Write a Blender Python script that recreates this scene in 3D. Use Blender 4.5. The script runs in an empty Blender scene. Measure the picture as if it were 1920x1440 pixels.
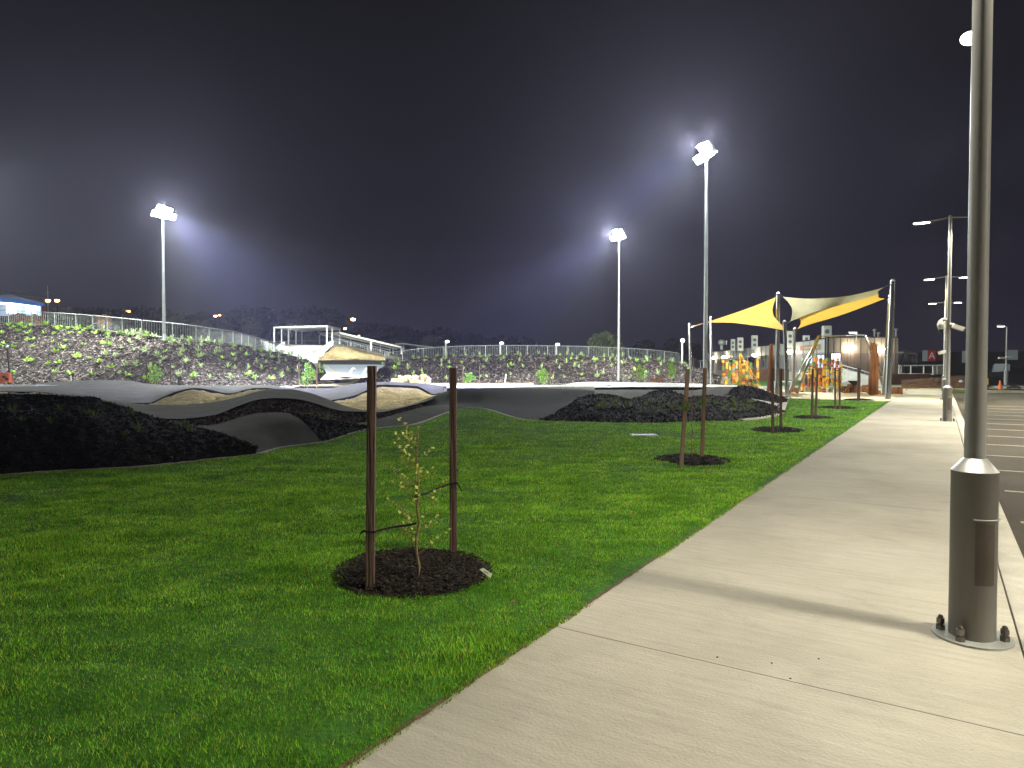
HAZE = .00072
FLOOD = [82000, 36000, 56000, 7000]
OFFL = 26000; OFFB = 200000
PATHP = 900; CARP = 13500; WALLP = 190
import bpy, math, random
import numpy as np
from mathutils import Vector, Matrix, noise
rnd = random.Random(7)
scn = bpy.context.scene
col = scn.collection
R = math.radians
F = 1270.0; CH = 1.6; PT = math.atan2(32.0, F)
cp, sp = math.cos(PT), math.sin(PT)
# ------------------------------------------------------------------ survey: bearings of the photo -> places on site
def ray(px, py):
    a = (px-960)/F; b = (720-py)/F
    return Vector((a, cp+b*sp, -sp+b*cp))
def P(px, py, Y):
    d = ray(px, py); return Vector((0, 0, CH)) + d*(Y/d.y)
def G(px, py, z=0.0):
    d = ray(px, py); return Vector((0, 0, CH)) + d*((z-CH)/d.z)
D = Vector((.535, .845, 0)).normalized(); N = Vector((D.y, -D.x, 0))     # along / across the footpath
def ST(s, t, z=0.0): return D*s + N*t + Vector((0, 0, z))
TL = -1.99
# ------------------------------------------------------------------ materials
def mat(name, c1, c2=None, scale=4.0, rough=.8, bump=0.0, bscale=None, metal=0.0, stretch=(1, 1, 1), detail=5.0,
        emit=None, estr=0.0, trans=0.0, spec=.3, c3=None, lo=.35, hi=.65, bdist=.05):
    m = bpy.data.materials.new(name); m.use_nodes = True
    nt = m.node_tree; n = nt.nodes; l = nt.links
    b = n['Principled BSDF']
    b.inputs['Roughness'].default_value = rough; b.inputs['Metallic'].default_value = metal
    b.inputs['Specular IOR Level'].default_value = spec
    b.inputs['Base Color'].default_value = (*c1, 1)
    if emit:
        b.inputs['Emission Color'].default_value = (*emit, 1); b.inputs['Emission Strength'].default_value = estr
    if c2 or bump:
        tc = n.new('ShaderNodeTexCoord'); mp = n.new('ShaderNodeMapping'); mp.inputs['Scale'].default_value = stretch
        l.new(tc.outputs['Object'], mp.inputs['Vector'])
    if c2:
        t = n.new('ShaderNodeTexNoise'); t.inputs['Scale'].default_value = scale; t.inputs['Detail'].default_value = detail
        t.inputs['Roughness'].default_value = .65
        l.new(mp.outputs[0], t.inputs['Vector'])
        r = n.new('ShaderNodeValToRGB'); e = r.color_ramp.elements
        e[0].position = lo; e[0].color = (*c1, 1); e[1].position = hi; e[1].color = (*c2, 1)
        if c3:
            k = r.color_ramp.elements.new((lo+hi)/2); k.color = (*c3, 1)
        l.new(t.outputs['Fac'], r.inputs[0]); l.new(r.outputs[0], b.inputs['Base Color'])
    if bump:
        t2 = n.new('ShaderNodeTexNoise'); t2.inputs['Scale'].default_value = bscale or scale*3; t2.inputs['Detail'].default_value = 6
        l.new(mp.outputs[0], t2.inputs['Vector'])
        bp = n.new('ShaderNodeBump'); bp.inputs['Strength'].default_value = bump; bp.inputs['Distance'].default_value = bdist
        l.new(t2.outputs['Fac'], bp.inputs['Height']); l.new(bp.outputs[0], b.inputs['Normal'])
    if trans:
        tr = n.new('ShaderNodeBsdfTranslucent'); mx = n.new('ShaderNodeMixShader'); mx.inputs[0].default_value = trans
        out = n['Material Output']
        if c2: l.new(r.outputs[0], tr.inputs['Color'])
        else: tr.inputs['Color'].default_value = (*c1, 1)
        l.new(b.outputs[0], mx.inputs[1]); l.new(tr.outputs[0], mx.inputs[2]); l.new(mx.outputs[0], out.inputs['Surface'])
    return m
def emat(name, c, s):
    return mat(name, (.5, .5, .5), emit=c, estr=s)
M = {}
M['soil'] = mat('soil', (.035, .028, .022), (.07, .055, .04), scale=.4, rough=.95)
M['asphalt'] = mat('asphalt', (.050, .047, .034), (.105, .100, .072), scale=1.2, rough=.85, bump=.6, bscale=60, detail=10, lo=.3, hi=.7)
M['asphalt_shaded'] = mat('shaded_asphalt', (.010, .0095, .008), (.030, .028, .023), scale=.7, rough=.85, bump=.6, bscale=60, detail=10, lo=.3, hi=.7)  # asphalt copy darkened to carry the shade on the berm face
M['asphalt_edge'] = mat('asphalt_edge', (.012, .012, .012), (.02, .02, .02), scale=4, rough=.95)
M['road'] = mat('road', (.050, .042, .034), (.105, .092, .072), scale=.45, rough=.8, bump=.6, bscale=70, detail=12, lo=.3, hi=.7)
M['paint'] = mat('road_paint', (.42, .39, .30), (.22, .20, .15), scale=14, rough=.7, lo=.45, hi=.75)
M['kerb'] = mat('kerb_concrete', (.40, .38, .33), (.56, .53, .46), scale=2.5, rough=.9, bump=.25, bscale=50, detail=8)
M['conc'] = mat('pale_concrete', (.42, .42, .38), (.56, .55, .50), scale=1.0, rough=.9, bump=.2, bscale=30, detail=8)
M['mulch'] = mat('mulch', (.003, .0025, .002), (.11, .075, .055), scale=13, rough=.9, bump=1.0, bscale=14, detail=10, c3=(.008, .006, .005), lo=.42, hi=.80, bdist=.05)  # colour darkened for backlit mounds; pale specks stand for chips catching light
M['mulch_far'] = mat('mulch_far', (.008, .006, .006), (.34, .27, .25), scale=3.4, rough=.9, bump=1.0, bscale=3.2, detail=12, stretch=(1, 1, 1.8), c3=(.05, .037, .036), lo=.42, hi=.66, bdist=.5)
M['mulch_brown'] = mat('mulch_brown', (.010, .006, .004), (.26, .12, .07), scale=8, rough=.9, bump=1.0, bscale=9, detail=10, c3=(.04, .02, .012), lo=.42, hi=.68, bdist=.2)
M['tan'] = mat('tan_dirt', (.26, .19, .09), (.50, .40, .20), scale=1.6, rough=.95, bump=1.0, bscale=5, detail=10, c3=(.40, .30, .14), bdist=.25)
M['sand'] = mat('pale_sand', (.40, .34, .24), (.62, .55, .42), scale=2, rough=.95, bump=.8, bscale=14, detail=9)
M['redsoil'] = mat('red_soil', (.10, .045, .022), (.22, .12, .055), scale=1.0, rough=.95, bump=.8, bscale=8, detail=9)
M['turf'] = mat('turf_soil', (.022, .085, .006), (.05, .17, .010), scale=7, rough=.95, bump=.6, bscale=30)
M['redsoil2'] = mat('edge_soil', (.05, .035, .02), (.16, .11, .06), scale=30, rough=.95)
M['chip2'] = mat('dark_chip', (.004, .003, .003), (.075, .055, .042), scale=25, rough=.8, lo=.4, hi=.75)
M['chip3'] = mat('brown_chip', (.02, .01, .006), (.24, .12, .07), scale=25, rough=.8, lo=.4, hi=.7)
M['chip4'] = mat('bank_chip', (.012, .009, .009), (.40, .33, .30), scale=3, rough=.8, lo=.42, hi=.64)
M['turf2'] = mat('far_turf', (.03, .10, .008), (.06, .17, .015), scale=3, rough=.95)
M['galv'] = mat('galvanised', (.45, .47, .46), (.60, .62, .60), scale=3, rough=.42, metal=.6, detail=7)
M['galv_rail'] = mat('galvanised_rail', (.36, .38, .37), (.46, .48, .47), scale=2, rough=.5, metal=.3)
M['pole'] = mat('grey_pole', (.36, .355, .345), (.43, .425, .415), scale=2, rough=.38, metal=.15, stretch=(1, 1, .3))
M['polebase'] = mat('grey_pole_base', (.15, .143, .13), (.195, .187, .172), scale=1.2, rough=.42, metal=.1, stretch=(3, 3, .4))
M['collar'] = mat('bare_collar', (.52, .52, .52), (.64, .64, .63), scale=4, rough=.4, metal=.6)
M['bolt'] = mat('bolt_steel', (.12, .11, .10), (.22, .20, .18), scale=20, rough=.35, metal=.9)
M['steel'] = mat('stainless', (.52, .52, .50), (.66, .66, .63), scale=3, rough=.25, metal=.9, stretch=(1, 1, .4))
M['stake'] = mat('stake_wood', (.07, .042, .034), (.22, .14, .115), scale=14, rough=.8, bump=.8, bscale=40, stretch=(1, 1, .07), detail=8)
M['stake2'] = mat('weathered_stake', (.14, .085, .055), (.30, .20, .14), scale=10, rough=.8, bump=.6, bscale=30, stretch=(1, 1, .07))
M['timber'] = mat('brown_timber', (.13, .045, .018), (.34, .14, .06), scale=5, rough=.7, bump=.5, bscale=20, stretch=(1, 1, .15))
M['bark'] = mat('bark', (.16, .10, .05), (.42, .29, .15), scale=40, rough=.8, bump=.4, bscale=90, stretch=(1, 1, .4))
M['leaf_y'] = mat('young_leaf', (.42, .50, .08), (.72, .70, .20), scale=14, rough=.5, trans=.3)
M['plantleaf'] = mat('strappy_leaf', (.30, .60, .06), (.62, .82, .22), scale=.9, rough=.5, trans=.2, detail=2)
M['plantpale'] = mat('pale_strappy_leaf', (.34, .48, .18), (.66, .76, .42), scale=.9, rough=.5, trans=.2, detail=2)
M['shrub'] = mat('shrub_leaf', (.08, .22, .02), (.28, .46, .07), scale=3, rough=.5, trans=.25)
M['farleaf'] = mat('unlit_crown', (.0008, .001, .0016), (.003, .0035, .005), scale=.3, rough=.8)  # night darkness put into the colour of unlit trees, hill and posts
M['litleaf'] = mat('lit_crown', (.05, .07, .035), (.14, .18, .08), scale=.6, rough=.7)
M['greytwig'] = mat('grey_twigs', (.10, .10, .085), (.20, .20, .17), scale=.6, rough=.8)
M['orangelit'] = mat('orange_lit_leaf', (.22, .09, .03), (.45, .20, .06), scale=1.5, rough=.8)  # leaf colour carries the orange lamp light on the bushes
M['tuft'] = mat('tuft_leaf', (.14, .22, .04), (.30, .36, .10), scale=3, rough=.6, trans=.2)
M['white'] = mat('white_paint', (.70, .72, .68), (.80, .81, .77), scale=.8, rough=.5)
M['plastic'] = mat('white_plastic', (.78, .76, .68), (.86, .84, .76), scale=9, rough=.5)
M['black'] = mat('black_plastic', (.012, .012, .013), (.03, .03, .03), scale=12, rough=.5)
M['strap'] = mat('tie_strap', (.010, .010, .012), (.028, .028, .03), scale=40, rough=.6)
M['sail_y'] = mat('yellow_sail', (.44, .27, .04), (.52, .32, .05), scale=1.2, rough=.8, trans=.4)
M['sail_lit'] = mat('lit_sail', (.25, .225, .12), (.31, .285, .155), scale=1.2, rough=.8, trans=.3)  # paler copy of the sail cloth, light painted into the colour
M['wall_light'] = mat('pale_cladding', (.46, .48, .48), (.56, .58, .57), scale=.5, rough=.6, stretch=(1, 1, .2))
M['wall_dark'] = mat('grey_cladding', (.24, .24, .26), (.32, .32, .34), scale=.5, rough=.6, stretch=(1, 1, .2))
M['wall_up'] = mat('taupe_cladding', (.20, .18, .165), (.25, .23, .21), scale=.4, rough=.6, stretch=(1, 1, .2))
M['wall_low'] = mat('brown_grey_cladding', (.13, .105, .105), (.18, .15, .15), scale=.4, rough=.6, stretch=(1, 1, .2))
M['seam'] = mat('panel_seam', (.10, .09, .085), rough=.8)
M['ac'] = mat('ac_housing', (.55, .57, .54), (.65, .66, .62), scale=1, rough=.5)
M['grille'] = mat('grille', (.12, .13, .12), rough=.6)
M['glow_blue'] = emat('lit_pane', (.62, .72, 1.0), 1.3)
M['glow_wall'] = emat('wall_lamp_glass', (1.0, .80, .50), 55)
M['glow_flood'] = emat('flood_glass', (.92, 1.0, .96), 120)
M['glow_led'] = emat('led_glass', (1.0, .97, .78), 40)
M['glow_orange'] = emat('sodium_glass', (1.0, .45, .12), 22)
M['glow_white'] = emat('tube_glass', (.75, .88, 1.0), 6)
M['glow_bollard'] = emat('bollard_glass', (1, .97, .85), 5)
M['glow_door'] = emat('lit_door', (.75, .72, 1.0), 1.6)
M['bluewhite2'] = mat('wrapped_bags', (.5, .56, .62), (.6, .65, .7), scale=4)
M['blue'] = mat('blue_fascia', (.03, .12, .35), emit=(.05, .2, .7), estr=.5)
M['bluewhite'] = mat('lit_canopy_wall', (.6, .7, .8), emit=(.45, .65, 1.0), estr=.5)  # wall emits in place of the canopy light falling on it
M['red'] = mat('sign_red', (.42, .03, .03), emit=(.5, .03, .03), estr=.12)
M['panelgrey'] = mat('sign_panel', (.42, .47, .48), emit=(.4, .46, .5), estr=.12)
M['letter'] = mat('sign_letter', (.75, .72, .70), emit=(.7, .65, .65), estr=.15)
M['gold'] = mat('gold_sign', (.34, .22, .08), (.42, .28, .11), scale=2, rough=.5)
M['coral'] = mat('coral_mark', (.75, .28, .2), rough=.6)
M['cone'] = mat('cone_orange', (.75, .16, .05), (.85, .22, .07), scale=5, rough=.6)
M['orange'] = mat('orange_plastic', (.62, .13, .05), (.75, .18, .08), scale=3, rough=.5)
M['dark'] = mat('dark_cladding', (.012, .014, .013), (.022, .024, .022), scale=.3, rough=.9)
M['rock'] = mat('limestone', (.45, .33, .18), (.68, .55, .36), scale=1.6, rough=.9, bump=.6, bscale=6)
M['bluepaint'] = mat('blue_steel', (.55, .62, .68), (.62, .68, .74), scale=1, rough=.5)
M['brownwall'] = mat('brown_retaining', (.10, .045, .028), (.16, .075, .045), scale=1.2, rough=.9, bump=.5, bscale=9)
M['deadleaf'] = mat('dead_leaf', (.22, .12, .06), (.35, .22, .12), scale=30, rough=.8)
M['chip'] = mat('bark_chip', (.006, .005, .004), (.09, .066, .052), scale=30, rough=.9, lo=.35, hi=.75)
for k, c in (('b_yellow', (.72, .42, .04)), ('b_orange', (.62, .22, .03)), ('b_brown', (.22, .07, .03)), ('b_green', (.14, .22, .07)), ('b_grey', (.34, .38, .33))):
    M[k] = mat(k, c, tuple(min(1, x*1.25) for x in c), scale=6, rough=.65)

# footpath concrete: broomed streaks across the walk, tooled joints
def path_mat():
    m = mat('path_concrete', (.32, .30, .25), (.52, .49, .42), scale=.55, rough=.9, bump=.22, bscale=60, detail=12, lo=.22, hi=.78)
    nt = m.node_tree; n = nt.nodes; l = nt.links; b = n['Principled BSDF']
    tc = n.new('ShaderNodeTexCoord'); src = b.inputs['Base Color'].links[0].from_socket
    mp = n.new('ShaderNodeMapping'); mp.inputs['Scale'].default_value = (1.1, 14, 1); l.new(tc.outputs['Object'], mp.inputs[0])
    t = n.new('ShaderNodeTexNoise'); t.inputs['Scale'].default_value = 1.6; t.inputs['Detail'].default_value = 9; t.inputs['Roughness'].default_value = .75
    l.new(mp.outputs[0], t.inputs['Vector'])
    mr = n.new('ShaderNodeMapRange'); mr.inputs[1].default_value = .3; mr.inputs[2].default_value = .7; mr.inputs[3].default_value = .84; mr.inputs[4].default_value = 1.1
    l.new(t.outputs['Fac'], mr.inputs[0])
    sx = n.new('ShaderNodeSeparateXYZ'); l.new(tc.outputs['Object'], sx.inputs[0])
    cur = mr.outputs[0]
    def math_(op, a, b_=None):
        q = n.new('ShaderNodeMath'); q.operation = op
        for i, v in enumerate((a, b_)):
            if v is None: continue
            if isinstance(v, (int, float)): q.inputs[i].default_value = v
            else: l.new(v, q.inputs[i])
        return q.outputs[0]
    for period, off, w, dark in ((5.25, 3.64, .0045, .30), (1.75, 3.64, .003, .80)):
        a = math_('ADD', sx.outputs['Y'], -off + period*200 + period/2)
        a = math_('MODULO', a, period); a = math_('SUBTRACT', a, period/2); a = math_('ABSOLUTE', a)
        g = math_('GREATER_THAN', a, w)                 # 1 away from the joint
        f = math_('MULTIPLY', g, 1-dark); f = math_('ADD', f, dark)
        cur = math_('MULTIPLY', cur, f)
    # fine dark pits
    v = n.new('ShaderNodeTexNoise'); v.inputs['Scale'].default_value = 55; v.inputs['Detail'].default_value = 3
    mp2 = n.new('ShaderNodeMapping'); mp2.inputs['Scale'].default_value = (.5, 1.6, 1); l.new(tc.outputs['Object'], mp2.inputs[0]); l.new(mp2.outputs[0], v.inputs['Vector'])
    pr = n.new('ShaderNodeMapRange'); pr.inputs[1].default_value = .62; pr.inputs[2].default_value = .74; pr.inputs[3].default_value = 1; pr.inputs[4].default_value = .72
    l.new(v.outputs['Fac'], pr.inputs[0]); cur = math_('MULTIPLY', cur, pr.outputs[0])
    for sc_, lo_, hi_, dk in ((.45, .50, .75, .86), (2.6, .60, .72, .90), (.9, .55, .8, 1.08)):
        q = n.new('ShaderNodeTexNoise'); q.inputs['Scale'].default_value = sc_; q.inputs['Detail'].default_value = 7; q.inputs['Distortion'].default_value = .8; l.new(tc.outputs['Object'], q.inputs['Vector'])
        w_ = n.new('ShaderNodeMapRange'); w_.inputs[1].default_value = lo_; w_.inputs[2].default_value = hi_; w_.inputs[3].default_value = 1; w_.inputs[4].default_value = dk
        l.new(q.outputs['Fac'], w_.inputs[0]); cur = math_('MULTIPLY', cur, w_.outputs[0])
    mx = n.new('ShaderNodeVectorMath'); mx.operation = 'SCALE'
    l.new(src, mx.inputs[0]); l.new(cur, mx.inputs['Scale']); l.new(mx.outputs[0], b.inputs['Base Color'])
    return m
M['path'] = path_mat()
def grass_mat():
    m = mat('grass_blade', (.16, .42, .012), (.52, .92, .08), scale=1.8, rough=.55, trans=.4, detail=6, lo=.3, hi=.72)
    nt = m.node_tree; n = nt.nodes; l = nt.links; b = n['Principled BSDF']; src = b.inputs['Base Color'].links[0].from_socket
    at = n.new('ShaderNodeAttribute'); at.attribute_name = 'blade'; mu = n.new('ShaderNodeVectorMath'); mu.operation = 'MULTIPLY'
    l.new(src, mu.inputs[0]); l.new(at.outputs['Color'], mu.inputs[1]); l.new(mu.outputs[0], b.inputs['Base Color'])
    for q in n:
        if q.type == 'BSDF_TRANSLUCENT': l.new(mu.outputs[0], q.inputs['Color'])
    return m
M['grass'] = grass_mat()

# ------------------------------------------------------------------ mesh builder
WORLD = {}
class MB:
    def __init__(s): s.v = []; s.f = []; s.mi = []
    def add(s, vs, fs, mi=0):
        o = len(s.v); s.v += [tuple(v) for v in vs]; s.f += [tuple(o+i for i in f) for f in fs]; s.mi += [mi]*len(fs); return s
    def box(s, c, sz, rz=0.0, mi=0, rot=None, taper=1.0):
        m = rot if rot else Matrix.Rotation(rz, 3, 'Z'); c = Vector(c); hx, hy, hz = sz[0]/2, sz[1]/2, sz[2]/2
        vs = []
        for z in (-1, 1):
            k = taper if z > 0 else 1
            for x, y in ((-1, -1), (1, -1), (1, 1), (-1, 1)): vs.append(c + m @ Vector((x*hx*k, y*hy*k, z*hz)))
        return s.add(vs, [(3, 2, 1, 0), (4, 5, 6, 7), (0, 1, 5, 4), (1, 2, 6, 5), (2, 3, 7, 6), (3, 0, 4, 7)], mi)
    def tube(s, pts, rs, n=8, mi=0, cap=True, sq=False):
        pts = [Vector(p) for p in pts]
        if not isinstance(rs, (list, tuple)): rs = [rs]*len(pts)
        o = len(s.v); vs = []; fs = []
        for i, p in enumerate(pts):
            t = (pts[min(i+1, len(pts)-1)] - pts[max(i-1, 0)]).normalized()
            a = Vector((1, 0, 0)) if abs(t.z) > .9 else Vector((0, 0, 1))
            u = t.cross(a).normalized(); w = t.cross(u)
            for k in range(n):
                an = 2*math.pi*(k+(.5 if sq else 0))/n; vs.append(p + (u*math.cos(an)+w*math.sin(an))*rs[i])
        for i in range(len(pts)-1):
            for k in range(n):
                k2 = (k+1) % n; fs.append((i*n+k, i*n+k2, (i+1)*n+k2, (i+1)*n+k))
        if cap: fs.append(tuple(range(n-1, -1, -1))); fs.append(tuple((len(pts)-1)*n+k for k in range(n)))
        return s.add(vs, fs, mi)
    def lathe(s, c, prof, n=24, mi=0):
        c = Vector(c); vs = []; fs = []
        for r, z in prof:
            for k in range(n):
                an = 2*math.pi*k/n; vs.append(c+Vector((r*math.cos(an), r*math.sin(an), z)))
        for i in range(len(prof)-1):
            for k in range(n):
                k2 = (k+1) % n; fs.append((i*n+k, i*n+k2, (i+1)*n+k2, (i+1)*n+k))
        fs.append(tuple(range(n-1, -1, -1))); fs.append(tuple((len(prof)-1)*n+k for k in range(n)))
        return s.add(vs, fs, mi)
    def ball(s, c, r, n=10, mi=0, sc=(1, 1, 1), jit=0.0):
        c = Vector(c); vs = []; fs = []; h = n//2+1
        for i in range(h+1):
            a = math.pi*i/h
            for k in range(n):
                an = 2*math.pi*k/n; q = 1+rnd.uniform(-jit, jit)
                vs.append(c+Vector((math.sin(a)*math.cos(an)*sc[0], math.sin(a)*math.sin(an)*sc[1], math.cos(a)*sc[2]))*r*q)
        for i in range(h):
            for k in range(n):
                k2 = (k+1) % n; fs.append((i*n+k, (i+1)*n+k, (i+1)*n+k2, i*n+k2))
        return s.add(vs, fs, mi)
    def grid(s, rows, mi=0):
        n = len(rows[0]); vs = [v for r in rows for v in r]; fs = []
        for i in range(len(rows)-1):
            for k in range(n-1): fs.append((i*n+k, i*n+k+1, (i+1)*n+k+1, (i+1)*n+k))
        return s.add(vs, fs, mi)
    def build(s, name, mats, parent=None, loc=None, smooth=False, sharp=None):
        mats = mats if isinstance(mats, (list, tuple)) else [mats]
        L = Vector((0, 0, 0))
        if parent is not None: L = WORLD[parent.name]
        elif loc is not None: L = Vector(loc)
        me = bpy.data.meshes.new(name)
        vv = np.array([tuple(v) for v in s.v], dtype=np.float32) - np.array(L, dtype=np.float32)
        me.from_pydata(vv.tolist(), [], s.f)
        for m in mats: me.materials.append(m)
        if len(mats) > 1: me.polygons.foreach_set('material_index', s.mi)
        if smooth:
            me.polygons.foreach_set('use_smooth', [True]*len(me.polygons))
            if sharp: me.set_sharp_from_angle(angle=R(sharp))
        me.update()
        o = bpy.data.objects.new(name, me); col.objects.link(o)
        if parent is not None: o.parent = parent; WORLD[o.name] = L
        else: o.location = L; WORLD[o.name] = L
        return o
def tag(o, label=None, cat=None, group=None, kind=None):
    if label: o['label'] = label
    if cat: o['category'] = cat
    if group: o['group'] = group
    if kind: o['kind'] = kind
    return o
def thing(name, loc, label, cat, group=None):
    o = bpy.data.objects.new(name, None); col.objects.link(o); o.location = loc; o.empty_display_size = .2
    WORLD[o.name] = Vector(loc); return tag(o, label, cat, group)
def struct(o, label=None): return tag(o, label, None, None, 'structure')
def copy_tree(o, loc, label=None, rz=0.0, sc=None):
    c = o.copy(); col.objects.link(c); c.location = loc; c.rotation_euler = (0, 0, rz)
    if sc: c.scale = (sc, sc, sc)
    if label: c['label'] = label
    for ch in o.children:
        d = ch.copy(); col.objects.link(d); d.parent = c
        for g in ch.children:
            e = g.copy(); col.objects.link(e); e.parent = d
    return c

# ------------------------------------------------------------------ lofted ground
def pchip(xs, ys, x):
    n = len(xs)
    if x <= xs[0]: return ys[0]
    if x >= xs[-1]: return ys[-1]
    h = [xs[i+1]-xs[i] for i in range(n-1)]; d = [(ys[i+1]-ys[i])/h[i] for i in range(n-1)]
    def m(i):
        if i == 0: return d[0]
        if i == n-1: return d[-1]
        if d[i-1]*d[i] <= 0: return 0.0
        return (h[i-1]+h[i])/(h[i-1]/d[i-1]+h[i]/d[i])
    i = 0
    while x > xs[i+1]: i += 1
    t = (x-xs[i])/h[i]; a, b = m(i)*h[i], m(i+1)*h[i]
    return ys[i]*(2*t**3-3*t*t+1)+a*(t**3-2*t*t+t)+ys[i+1]*(3*t*t-2*t**3)+b*(t**3-t*t)
def row(pts, n, x0=None, x1=None):
    xs = [p[0] for p in pts]; ys = [p[1] for p in pts]; zs = [p[2] for p in pts]
    x0 = xs[0] if x0 is None else x0; x1 = xs[-1] if x1 is None else x1
    out = []
    for i in range(n):
        x = x0+(x1-x0)*i/(n-1); out.append(P(x, pchip(xs, ys, x), pchip(xs, zs, x)))
    return out
def mix(a, b, t, lift=0.0): return [p.lerp(q, t)+Vector((0, 0, lift)) for p, q in zip(a, b)]
def off(r, dx=0, dy=0, dz=0): return [p+Vector((dx, dy, dz)) for p in r]
def loft(rows, sub, namp=0.0, nsc=1.0, seed=0.0, fine=0.0, fsc=6.0, keep=True):
    out = []
    K = len(rows)
    for i in range(K-1):
        p0 = rows[max(i-1, 0)]; p1 = rows[i]; p2 = rows[i+1]; p3 = rows[min(i+2, K-1)]
        last = (i == K-2)
        for j in range(sub+(1 if last else 0)):
            t = j/sub; r = []
            for a, b, c, d in zip(p0, p1, p2, p3):
                if K == 2: q = b.lerp(c, t)
                else: q = .5*((2*b)+(c-a)*t+(2*a-5*b+4*c-d)*t*t+(3*b-a-3*c+d)*t**3)
                edge = (i == 0 and j == 0) or (last and j == sub)
                if not (edge and keep):
                    if namp: q = q+Vector((0, 0, namp*noise.noise(Vector((q.x*nsc+seed, q.y*nsc, seed)))))
                    if fine: q = q+Vector((0, 0, fine*noise.noise(Vector((q.x*fsc, q.y*fsc, seed+3)))))
                r.append(q)
            out.append(r)
    return out
def ground(name, rows, m, loc=None, smooth=True, skirt=0.0, skm=None, chips=0, chm=None, cs=.05):
    mb = MB(); mb.grid(rows)
    mats = [m]
    if chips:
        r9 = random.Random(int(chips)); mats.append(chm or M['chip2'])
        for _ in range(chips):
            i = r9.randrange(len(rows)-1); k = r9.randrange(len(rows[0])-1); p = rows[i][k].lerp(rows[i+1][k+1], r9.random())+Vector((r9.uniform(-.04, .04), 0, .008))
            t = Matrix.Rotation(r9.uniform(0, 6.28), 3, 'Z') @ Matrix.Rotation(r9.uniform(-.9, .9), 3, 'Y') @ Matrix.Rotation(r9.uniform(-1, 1), 3, 'X')
            a = t @ Vector((cs*r9.uniform(.4, 1.3), 0, 0)); b = t @ Vector((0, cs*.3, 0)); mb.add([p-a-b, p+a-b, p+a+b, p-a+b], [(0, 1, 2, 3)], 1)
    if skirt:
        mb.grid([off(rows[0], 0, 0.0, -skirt), rows[0]], 1); mb.grid([rows[-1], off(rows[-1], 0, 0.0, -skirt)], 1)
        mats.append(skm or M['asphalt_edge'])
    c = sum((Vector(p) for p in rows[0]), Vector())/len(rows[0])
    return struct(mb.build(name, mats, loc=(c.x, c.y, 0), smooth=smooth))

LAWN = [(-700, 903, 9.45), (0, 893, 9.9), (119, 885, 10.3), (250, 879, 10.6), (347, 869, 11.2), (480, 854, 12.2), (525, 842, 13.2), (605, 831, 14.2),
        (645, 819, 15.5), (687, 807, 17.1), (775, 798, 18.6), (800, 791, 19.8), (827, 780, 20.9), (860, 769, 21.6), (885, 766, 21.6), (908, 768, 21.4), (935, 776, 20.9),
        (962, 784, 20.3), (990, 789, 20.0), (1022, 790, 19.8), (1071, 791, 19.6), (1220, 794, 19.2), (1320, 791, 19.7), (1395, 790, 19.95),
        (1435, 786, 20.7), (1460, 781, 21.8), (1470, 775, 23.4), (1474, 765, 26.4), (1477, 755, 30.3), (1481, 747.5, 34.0), (1530, 748, 33.8), (1600, 750, 32.8), (1668, 752.5, 31.5)]
LX = [p[0] for p in LAWN]; LY = [p[1] for p in LAWN]; LD = [p[2] for p in LAWN]
def lawn_far(px): return P(px, pchip(LX, LY, px), pchip(LX, LD, px))
def path_edge_Y(px):
    k = (px-960)/F; return TL/(N.x*k+N.y)
def lawn_z(x, y, v=None):
    z = .030*noise.noise(Vector((x*.5, y*.7, 1)))+.018*noise.noise(Vector((x*1.1, y*2.4, 4)))+.016*noise.noise(Vector((x*4, y*6, 4)))
    return z
def lawn_pt(px, v):
    fp = lawn_far(px); y0 = path_edge_Y(px)
    Y = y0*(fp.y/y0)**v; x = (px-960)/F*Y
    # approximate bearing at ground level
    z = 0.0
    e = (Y-(fp.y-5.5))/5.5
    if e > 0:
        e = min(e, 1); e = e*e*(3-2*e); z = fp.z*e
    fade = min(1, (Y-y0)/.8, max(0, (fp.y-Y)/.5))
    return Vector((x, Y, z+lawn_z(x, Y)*max(0, fade)+.012*min(1, (Y-y0)/.15)))
pxs = [-700+i*4.0 for i in range(int((1666+700)/4)+1)]
mb = MB(); mb.grid([[lawn_pt(px, j/90) for px in pxs] for j in range(91)])
lawn = struct(mb.build('lawn', M['turf'], loc=(0, 0, 0), smooth=True))
# base terrain
mb = MB(); mb.add([(-1500, -300, -.6), (1500, -300, -.6), (1500, 2200, -.6), (-1500, 2200, -.6)], [(0, 1, 2, 3)])
struct(mb.build('ground', M['soil']))

# ---- footpath, kerb, car park
ang = math.atan2(D.y, D.x)-math.pi/2
def strip_st(name, s0, s1, t0, t1, z, m, th=.12, ns=2, bev=0.0):
    mb = MB()
    vs = [(t0, s0, z), (t1, s0, z), (t1, s1, z), (t0, s1, z)]
    vs2 = [(a, b, c-th) for a, b, c in vs]
    mb.add(vs+vs2, [(0, 1, 2, 3), (4, 5, 1, 0), (5, 6, 2, 1), (6, 7, 3, 2), (7, 4, 0, 3)])
    o = mb.build(name, m); o.rotation_euler = (0, 0, ang); return struct(o)
strip_st('footpath', -6, 62, TL, .405, 0.0, M['path'])
def kerb_profile(name, s0, s1, ta, tb, z, zd, m):
    mb = MB(); pr = [(ta, -.3), (ta, z-.006), (ta+.01, z), (tb-.05, z-.005), (tb-.015, z-.025), (tb, z-.07), (tb+.015, zd), (tb+.015, -.3)]
    n = 60; rows = []
    for i in range(n+1):
        s = s0+(s1-s0)*i/n; rows.append([Vector((t, s, q)) for t, q in pr])
    mb.grid(rows)
    o = mb.build(name, m, smooth=True, sharp=40); o.rotation_euler = (0, 0, ang); return struct(o)
mb = MB(); rr = []
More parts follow.
